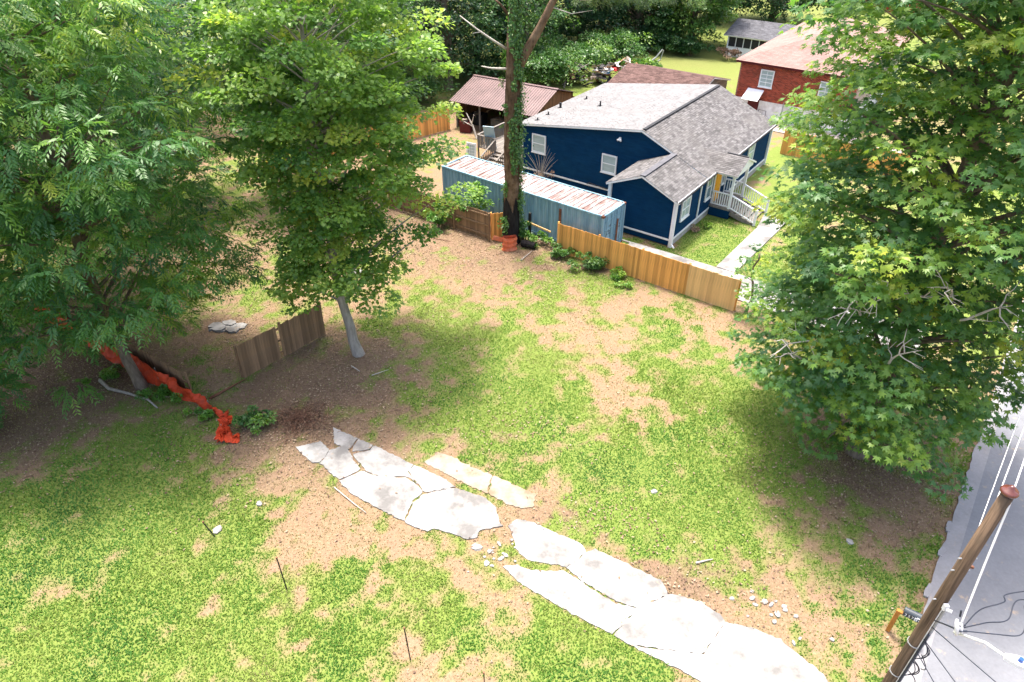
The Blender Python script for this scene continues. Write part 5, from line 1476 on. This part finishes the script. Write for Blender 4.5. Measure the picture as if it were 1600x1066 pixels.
# flat broken concrete under the left tree
t = thing('broken_slab', 'flat broken concrete rubble lying behind the free standing fence panel', 'rubble', (-14.1, 27.7, 0))
for k, (x, y, s_) in enumerate(((0, 0, .62), (.62, .06, .45), (-.5, .12, .4), (.35, -.22, .42), (.1, .3, .4), (-.35, -.2, .35))):
    rr = random.Random(k); pl = [(x + s_ * rr.uniform(.7, 1.2) * math.cos(a_), y + s_ * 0.7 * rr.uniform(.7, 1.2) * math.sin(a_)) for a_ in [i * 6.283 / 7 for i in range(7)]]
    MB().prism(rough_edge(pl, k, 0.05), -0.03, 0.05 + 0.015 * k).build('slab', M['concrete'], t)

# loose concrete chunks
def rock(s, seed):
    rr = random.Random(seed); mb = MB()
    ring = lambda r_, z_: [(r_ * s * rr.uniform(.75, 1.25) * math.cos(k * 6.283 / 7), r_ * s * rr.uniform(.6, 1.0) * math.sin(k * 6.283 / 7), z_ * s * rr.uniform(.8, 1.2)) for k in range(7)]
    a_, b_, c_ = ring(1, -.1), ring(1.0, .22), ring(.8, .32)
    i = 0; mb.v += a_ + b_ + c_
    for lv in (0, 7):
        for k in range(7):
            mb.f.append((lv + k, lv + (k + 1) % 7, lv + 7 + (k + 1) % 7, lv + 7 + k)); mb.t.append(.5)
    mb.f.append(tuple(range(14, 21))); mb.t.append(.5)
    return mb
for i, (x, y) in enumerate(ROCKS):
    if i < 6: lab, gp_, s_ = 'small pale concrete chunk in the broken gap of the driveway', 'concrete chunks in the driveway gap', (0.17, 0.12, 0.09, 0.14, 0.11, 0.09)[i]
    elif i in (6, 7, 8, 9, 13, 18): lab, gp_, s_ = 'small pale concrete chunk above the lower driveway edge near the road', 'concrete chunks by the driveway edge', 0.10
    elif i in (10, 11, 12, 17): lab, gp_, s_ = 'small pale concrete chunk beside the driveway foot', 'concrete chunks at the driveway foot', 0.09
    else:
        gp_ = None
        lab = {14: 'white concrete chunk beside the shortest thin black stake', 15: 'white chunk lying in the dry grass left of the driveway', 16: 'white scrap lying alone in the green turf right of the driveway', 19: 'white flat stone in the shade of the sweetgum tree', 20: 'pale stone under the sweetgum tree near the road', 21: 'white stone in the dry grass near the road verge', 22: 'tiny white scrap beside the one in the green turf', 23: 'pale stone slab fragment half sunk in the tan yard'}[i]
        s_ = {14: 0.17, 15: 0.12, 16: 0.13, 19: 0.16, 20: 0.12, 21: 0.14, 22: 0.05, 23: 0.3}[i]
    o = rock(s_, i).build('concrete_chunk' if i < 18 else 'stone', M['concrete'])
    o.location = (x, y, 0.0); o.rotation_euler = (0, 0, i)
    if gp_: o.scale = (rr.uniform(.6, 1.5), rr.uniform(.6, 1.3), rr.uniform(.6, 1.2))
    tag(o, lab, 'stone', gp_)
rr = random.Random(90)
for i in range(14):
    o = rock(rr.uniform(0.03, 0.08), 200 + i).build('concrete_chunk', M['concrete'])
    o.location = (-0.6 + rr.gauss(0, .5), 14.5 + rr.gauss(0, .35), 0.0)
    tag(o, 'small pale concrete chunk in the broken gap of the driveway', 'stone', 'concrete chunks in the driveway gap')
for i in range(10):
    o = rock(rr.uniform(0.04, 0.09), 300 + i).build('concrete_chunk', M['concrete'])
    o.location = (8.1 + rr.gauss(0, .5), 12.3 + rr.gauss(0, .35), 0.0)
    tag(o, 'small pale concrete chunk above the lower driveway edge near the road', 'stone', 'concrete chunks by the driveway edge')

# thin dark stakes
for (x, y, h_, lx_, lab) in ((-10.25, 15.1, 0.75, -0.35, 'shortest thin black metal stake leaning by a white chunk'), (-7.23, 13.05, 1.58, 0.0, 'tall thin black metal stake standing left of the middle foreground'),
                            (-2.98, 10.71, 1.6, -0.05, 'tall thin black metal stake in the middle foreground'), (-0.78, 9.92, 0.7, 0.0, 'thin black metal stake cut by the bottom edge of the picture')):
    t = thing('metal_stake', lab, 'stake', (x, y, 0), 0, 'thin stakes in the lot')
    m2 = MB(); m2.box((lx_ * 0.5 * 0.6, 0, h_ / 2 - 0.05), (0.03, 0.03, h_ + 0.1), Matrix.Rotation(math.atan2(lx_ * 0.6, h_), 3, 'Y')); m2.build('shaft', M['black'], t)
    MB().box((lx_ * 0.6, 0, h_ + 0.0), (0.045, 0.045, 0.06)).build('cap', M['rust'], t)
# fallen limbs and sticks
def stick(label, pts, r0, mt, name='fallen_branch'):
    o0 = Vector(pts[0]); o0.z = 0
    t = thing(name, label, 'branch', o0)
    MB().tube([Vector(p) - o0 for p in pts], list(np.linspace(r0, r0 * 0.4, len(pts))), 6).build('stem', mt, t, smooth=True)
stick('curved grey fallen bough lying below the forked trunk', [(-18.3, 23.5, .07), (-17.6, 22.9, .09), (-16.6, 22.6, .07), (-15.6, 22.2, .06), (-15.0, 21.7, .04)], 0.09, M['pale_bark'])
stick('pale stick on the soil right of the leaning centre trunk', [(-7.35, 24.6, .03), (-6.9, 24.2, .03)], 0.03, M['dead'])
stick('second pale stick near the centre trunk', [(-6.3, 23.9, .03), (-5.6, 24.3, .04)], 0.025, M['dead'])
stick('thin stick lying before the brown fence', [(-4.9, 37.2, .03), (-3.7, 36.7, .04)], 0.03, M['twig'])
stick('forked pale stick lying right of the orange drum', [(0.5, 34.4, .03), (1.0, 35.2, .05), (1.2, 35.6, .03)], 0.03, M['dead'])
stick('long pale stick lying in the turf below the driveway top', [(-6.6, 17.3, .03), (-5.7, 16.5, .04), (-5.2, 16.1, .03)], 0.025, M['dead'])
stick('rusty pipe lying on the soil by the free standing panel', [(-13.0, 22.3, .04), (-11.9, 23.6, .05)], 0.07, M['rust'], 'rusty_pipe')
stick('white stick lying in the turf right of the lower driveway', [(6.1, 14.0, .03), (6.7, 14.15, .03)], 0.04, M['dead'])
for i, (x, y, lab) in enumerate(((0.95, 36.0, 'black tyre shaped hollow log lying right of the pine'),)):
    t = thing('hollow_log', lab, 'log', (x, y, 0), rad(-25))
    mb = MB(); mb.tube([(-.4, 0, .2), (0, 0, .22), (.45, 0, .2)], [.2, .22, .2], 10, cap=False); mb.tube([(-.4, 0, .2), (.45, 0, .2)], .14, 10, cap=False); mb.build('shell', M['charred'], t)

# debris heap in the back yard
def scrap(name, lab, cat, loc, mb, mt, rot=(0, 0, 0), grp='scrap in the debris heap'):
    o = mb.build(name, mt); o.location = loc; o.rotation_euler = rot
    return tag(o, lab, cat, grp)
rr = random.Random(44)
p0 = Vector(W(-22.6, 25.2)); p1 = Vector(W(-18.6, 30.0))
for i in range(70):
    f = i / 69; q = p0 + (p1 - p0) * f + Vector((rr.uniform(-1.1, 1.1), rr.uniform(-.7, .7), rr.uniform(0.1, 1.9)))
    m2 = MB(); m2.box((0, 0, 0), (rr.uniform(.6, 1.8), rr.uniform(.12, .45), 0.05)); m2.box((rr.uniform(-.3, .3), 0.1, 0.05), (0.08, 0.4, 0.06))
    scrap('scrap_board', 'broken board in the debris heap behind the blue house', 'board', q, m2, rr.choice([M['brown_board'], M['grey_board'], M['grey_board'], M['old_board'], M['junk'], M['black'], M['litter_white']]), (rr.uniform(-.5, .5), rr.uniform(-.6, .6), rr.uniform(0, 3)))
for i, (f, mt, lab) in enumerate(((.55, 'cloth_blue', 'blue plastic sheet crumpled in the debris heap'), (.62, 'litter_white', 'white bag in the middle of the debris heap'), (.72, 'cloth_red', 'red cloth bundle in the debris heap'), (.5, 'litter_white', 'pale crumpled sheet left of the blue sheet'), (.85, 'litter_white', 'white bundle at the right end of the debris heap'), (.05, 'black', 'dark bundle at the left end of the debris heap'))):
    q = p0 + (p1 - p0) * f + Vector((0, 0, 1.0 + 0.3 * math.sin(i)))
    m2 = rock(0.6, 60 + i)
    scrap('debris_bundle', lab, 'bundle', q, m2, M[mt], (0, 0, i), None)
t = thing('metal_strip', 'curled pale metal strip sticking up at the right of the debris heap', 'scrap metal', W(-19.0, 35.2))
m2 = MB(); m2.tube([(-1.4, 0, 0.2), (-.4, 0, .5), (.5, 0, 1.2), (1.1, 0, 2.0)], .09, 6); m2.tube([(-1.0, 0, 0.15), (.2, 0, .45), (1.0, 0, 1.0), (1.2, 0, 1.9)], .07, 6); m2.build('strip', M['grey_metal'], t)
bush('tangle of bare twigs between the container and the blue house', *W(-11.5, 2.6)[:2], 1.2, 0.6, 1.3, 120, 'leaf_dry', 0.07, 300, 0.1)
t = thing('bare_shrub', 'leafless grey shrub against the blue wall above the container', 'shrub', W(-11.4, 3.2))
mb = MB(); rs_ = np.random.RandomState(8)
for k in range(26):
    a_ = rs_.uniform(0, 6.28); tip = np.array([math.cos(a_) * rs_.uniform(.3, 1.3), math.sin(a_) * rs_.uniform(.1, .7), rs_.uniform(1.2, 2.9)])
    mb.tube(bez((0, 0, 0), tip * np.array([.2, .2, .6]), tip, 5), [0.03, .024, .018, .012, .006], 4)
mb.build('twigs', M['pale_bark'], t)

# ------------------------------------------------------------------ mailbox with house numbers
t = thing('mailbox', 'black mailbox with white number plates on an orange wooden post', 'mailbox', (11.42, 11.62, 0), rad(-36))
MB().box((0, 0, 0.52), (0.11, 0.11, 1.04)).build('post', M['post_orange'], t)
m2 = MB(); m2.span((-0.06, 0, 1.0), (0.5, 0, 1.0), 0.1, 0.05); m2.build('arm', M['post_orange'], t)
mb = MB(); prof = [(-0.105, 0.0), (0.105, 0.0), (0.105, 0.14)] + [(0.105 * math.cos(a_), 0.14 + 0.105 * math.sin(a_)) for a_ in np.linspace(0.3, math.pi - 0.3, 7)] + [(-0.105, 0.14)]
i0 = len(mb.v)
for x in (0.1, 0.72):
    mb.v += [(x, y, 1.03 + z_) for y, z_ in prof]
npf = len(prof)
for k in range(npf):
    mb.f.append((k, (k + 1) % npf, npf + (k + 1) % npf, npf + k)); mb.t.append(.5)
mb.f += [tuple(range(npf))[::-1], tuple(range(npf, 2 * npf))]; mb.t += [.5, .5]
bx_ = mb.build('mail_box', M['mailbox'], t)
MB().box((0.735, 0, 1.13), (0.03, 0.19, 0.2)).build('box_door', M['mailbox'], bx_)
m2 = MB(); m2.box((0.55, -0.115, 1.2), (0.2, 0.012, 0.03)); m2.build('flag', M['white'], bx_)
def text(body, parent, loc, rot, size, mt, name='house_number'):
    cu = bpy.data.curves.new(name, 'FONT'); cu.body = body; cu.size = size; cu.extrude = 0.002; cu.align_x = 'CENTER'; cu.align_y = 'CENTER'
    o = bpy.data.objects.new(name, cu); COL.objects.link(o); o.parent = parent; o.location = loc; o.rotation_euler = rot
    cu.materials.append(mt)
    bpy.context.view_layer.update()
    me = bpy.data.meshes.new_from_object(o.evaluated_get(bpy.context.evaluated_depsgraph_get()))
    m_ = bpy.data.objects.new(name, me); COL.objects.link(m_); m_.parent = parent; m_.location = loc; m_.rotation_euler = rot
    bpy.data.objects.remove(o); bpy.data.curves.remove(cu)
    return m_
for k, ch in enumerate('25716'):
    x = 0.175 + k * 0.09
    MB().box((x, -0.109, 1.115), (0.078, 0.008, 0.12)).build('number_plate', M['white'] if k == 3 else M['black'], bx_)
    text(ch, bx_, (x, -0.1155, 1.115), (rad(90), 0, 0), 0.13, M['black'] if k == 3 else M['white'])

# ------------------------------------------------------------------ utility pole, wires and lamp
pole = thing('utility_pole', 'tall weathered wooden utility pole leaning into view at the lower right', 'utility pole', (9.55, 8.9, 0))
MB().tube([(0, 0, -0.3), (0, 0, 0), (0.01, 0, 3), (0, 0.01, 6), (0, 0, 9.15)], [0.165, 0.16, 0.15, 0.138, 0.118], 14).build('shaft', M['pole_wood'], pole, smooth=True)
mb = MB()
for r_, z_ in ((0.05, 9.1), (0.06, 9.2), (0.15, 9.22), (0.165, 9.26), (0.14, 9.31), (0.07, 9.32), (0.05, 9.40), (0.02, 9.42)):
    for k in range(16):
        mb.v.append((r_ * math.cos(k * 6.283 / 16), r_ * math.sin(k * 6.283 / 16), z_))
for i in range(7):
    for k in range(16):
        a_ = i * 16 + k; b_ = i * 16 + (k + 1) % 16
        mb.f.append((a_, b_, b_ + 16, a_ + 16)); mb.t.append(.5)
mb.f.append(tuple(7 * 16 + k for k in range(16))); mb.t.append(.5)
mb.build('insulator', M['porcelain'], pole, smooth=True)
m2 = MB(); m2.tube([(0.1, -0.12, 0.0), (0.1, -0.11, 3), (0.1, -0.1, 5.6)], 0.045, 7); m2.build('conduit', M['grey_metal'], pole)
m2 = MB(); m2.tube([(0.14, 0.02, 0.4), (0.13, -0.02, 5.2)], 0.025, 6); m2.tube([(0.02, -0.2, 0.4), (0.03, -0.17, 4.6)], 0.03, 6); m2.build('riser_cable', M['wire_black'], pole)
m2 = MB(); m2.tube([(0.0, -0.16, 1.0), (0.0, -0.14, 5.7)], 0.012, 5); m2.build('ground_wire', M['wire_white'], pole)
for z_ in (6.8, 7.2, 5.75):
    m2 = MB(); m2.tube([(-0.2, 0.0, z_), (0.2, 0.0, z_)], 0.018, 6); m2.tube([(0.14, 0.03, z_ - .05), (0.14, 0.03, z_ + .07)], 0.045, 8); m2.build('bracket', M['grey_metal'], pole)
m2 = MB(); m2.box((0.0, -0.18, 5.72), (0.1, 0.08, 0.16)); m2.tube([(0, -.22, 5.7), (0.08, -.3, 5.72)], .04, 7); m2.build('clamp', M['litter_white'], pole)
m2 = MB(); m2.span((0.0, 0.1, 6.9), (0.35, 0.1, 6.75), 0.05, 0.06); m2.build('cable_arm', M['rust'], pole)
for k, z_ in enumerate((2.7, 4.0)):
    m2 = MB(); m2.tube([(0.155 * math.cos(a_), 0.155 * math.sin(a_), z_) for a_ in np.linspace(0, 6.283, 13)], 0.014, 4); m2.build('strap', M['grey_metal'], pole)
m2 = MB(); rr = random.Random(12)
for k in range(9):
    x0_ = rr.uniform(.05, .2); z_ = rr.uniform(2.2, 5.2)
    m2.tube(bez((x0_, -.15, z_), (x0_ + rr.uniform(.1, .4), -.3 - rr.random() * .2, z_ - .25), (x0_ + rr.uniform(-.05, .2), -.17, z_ - .6), 9), 0.012, 5)
m2.build('cable_loop', M['wire_black'], pole)

def wire(label, pts, r, mt, name='overhead_wire', cat='wire', sag=0.0, n=14, grp=None):
    o0 = Vector(pts[0])
    t = None
    fine = []
    PP = [Vector(p) for p in pts]
    for i in range(len(PP) - 1):
        a_, b_ = PP[i], PP[i + 1]
        m0 = (b_ - PP[i - 1]) * 0.5 if i > 0 else (b_ - a_)
        m1 = (PP[i + 2] - a_) * 0.5 if i + 2 < len(PP) else (b_ - a_)
        for k in range(n):
            f = k / n; f2 = f * f; f3 = f2 * f
            fine.append(a_ * (2 * f3 - 3 * f2 + 1) + m0 * (f3 - 2 * f2 + f) + b_ * (-2 * f3 + 3 * f2) + m1 * (f3 - f2) + Z_ * ((-sag * 4 * f * (1 - f)) if len(PP) == 2 else 0))
    fine.append(Vector(pts[-1]))
    o = MB().tube([p - o0 for p in fine], r, 6).build(name, mt, None, smooth=True)
    o.location = o0
    return tag(o, label, cat, grp)
def along(s, z, side=0.0):
    return (9.55 + 0.616 * s + 0.788 * side, 8.9 + 0.788 * s - 0.616 * side, z)
JX, JY, JZ = 9.1, 7.85, 6.3
wire('thick white overhead wire passing the brown insulator on the pole top', [along(55, 9.6, 3.0), along(0.08, 9.3, 0.05)], 0.016, M['wire_white'], sag=0.5, n=30)
wire('white wire running down from the pole top to the cable junction', [along(0.08, 9.3, 0.08), (JX + 0.05, JY, JZ + .1)], 0.022, M['wire_white'], sag=0.1)
wire('white overhead wire in the middle of the three beside the pole', [along(55, 8.4, 3.0), along(0.1, 7.2, 0.12)], 0.014, M['wire_white'], sag=0.5, n=30)
wire('thin overhead wire leftmost of the three beside the pole', [along(55, 8.0, 2.4), along(0.1, 6.8, 0.05)], 0.010, M['wire_white'], sag=0.5, n=30)
# junction of cables and black loops
t = thing('cable_junction', 'white taped cable junction hanging beside the pole', 'cable junction', (JX, JY, JZ))
m2 = MB(); m2.tube([(-.05, .05, .25), (0, 0, 0.05), (0.02, -.06, -.12)], [.03, .05, .03], 8); m2.tube([(0.06, .03, .15), (0.1, -.05, -.05)], .035, 7); m2.build('sleeve', M['litter_white'], t, smooth=True)
m2 = MB(); m2.tube([(0.02, 0, .12), (.16, .02, .1)], .022, 6); m2.tube([(0.04, -.05, .0), (.2, -.05, .0)], .02, 6); m2.tube([(-.02, .06, .35), (-.03, .1, .5)], .02, 6); m2.build('splice', M['wire_black'], t)
J = Vector((JX, JY, JZ))
wire('black cable looping right from the junction, uppermost', [J + Vector((.15, .02, .1)), J + Vector((.6, .32, .18)), J + Vector((1.1, .42, .3)), J + Vector((1.35, .66, .22)), J + Vector((2.3, .75, .3))], 0.013, M['wire_black'], 'black_cable', 'cable', 0.05)
wire('black cable looping right from the junction, middle', [J + Vector((.15, 0, .05)), J + Vector((.7, .14, .0)), J + Vector((1.2, .22, -.02)), J + Vector((1.6, .6, .1)), J + Vector((2.4, .5, .0))], 0.013, M['wire_black'], 'black_cable', 'cable', 0.05)
wire('black cable drooping in the lowest loop from the junction', [J + Vector((.2, -.05, 0)), J + Vector((.75, -.1, -.02)), J + Vector((1.25, -.12, -.02)), J + Vector((1.5, .15, .05)), J + Vector((1.62, .45, .12))], 0.012, M['wire_black'], 'black_cable', 'cable', 0.06)
wire('black cable from the pole up to the junction', [(9.5, 8.72, 5.2), (9.2, 8.2, 5.9), (JX, JY, JZ)], 0.018, M['wire_black'], 'black_cable', 'cable', 0.08)
for k, (q, lab) in enumerate((((13.5, 2.0, 5.2), 'upper dark service line running from the pole to the lower right'), ((11.0, 2.0, 4.6), 'middle dark service line running from the pole to the lower right'), ((9.9, 3.0, 4.2), 'steepest dark service line running off the bottom edge'))):
    wire(lab, [(9.55, 8.75, 4.9 - 0.5 * k), q], 0.011, M['wire_black'], 'service_line', 'wire', 0.1)
# street lamp
lamp = thing('street_lamp', 'white street lamp head with finned heat sink and blue sensor on an arm', 'street lamp', (9.6, 7.1, 6.55), rad(-28))
m2 = MB(); m2.tube([(-0.75, 0.55, -0.5), (-0.35, 0.2, -0.05), (0, 0, 0)], 0.028, 8); m2.build('arm', M['litter_white'], lamp, smooth=True)
m2 = MB(); m2.prism([(-0.05, -0.05), (0.15, -0.11), (0.42, -0.13), (0.42, 0.13), (0.15, 0.11), (-0.05, 0.05)], -0.04, 0.05); m2.build('housing', M['litter_white'], lamp)
MB().tube([(0.2, 0.0, 0.05), (0.2, 0, 0.13)], 0.045, 12).build('sensor', M['blue_plastic'], lamp)
for k in range(6):
    MB().box((0.62, -0.12 + k * 0.048, 0.0), (0.4, 0.014, 0.09)).build('fin', M['grey_metal'], lamp)
MB().box((0.62, 0, -0.055), (0.4, 0.27, 0.03)).build('fin_plate', M['grey_metal'], lamp)
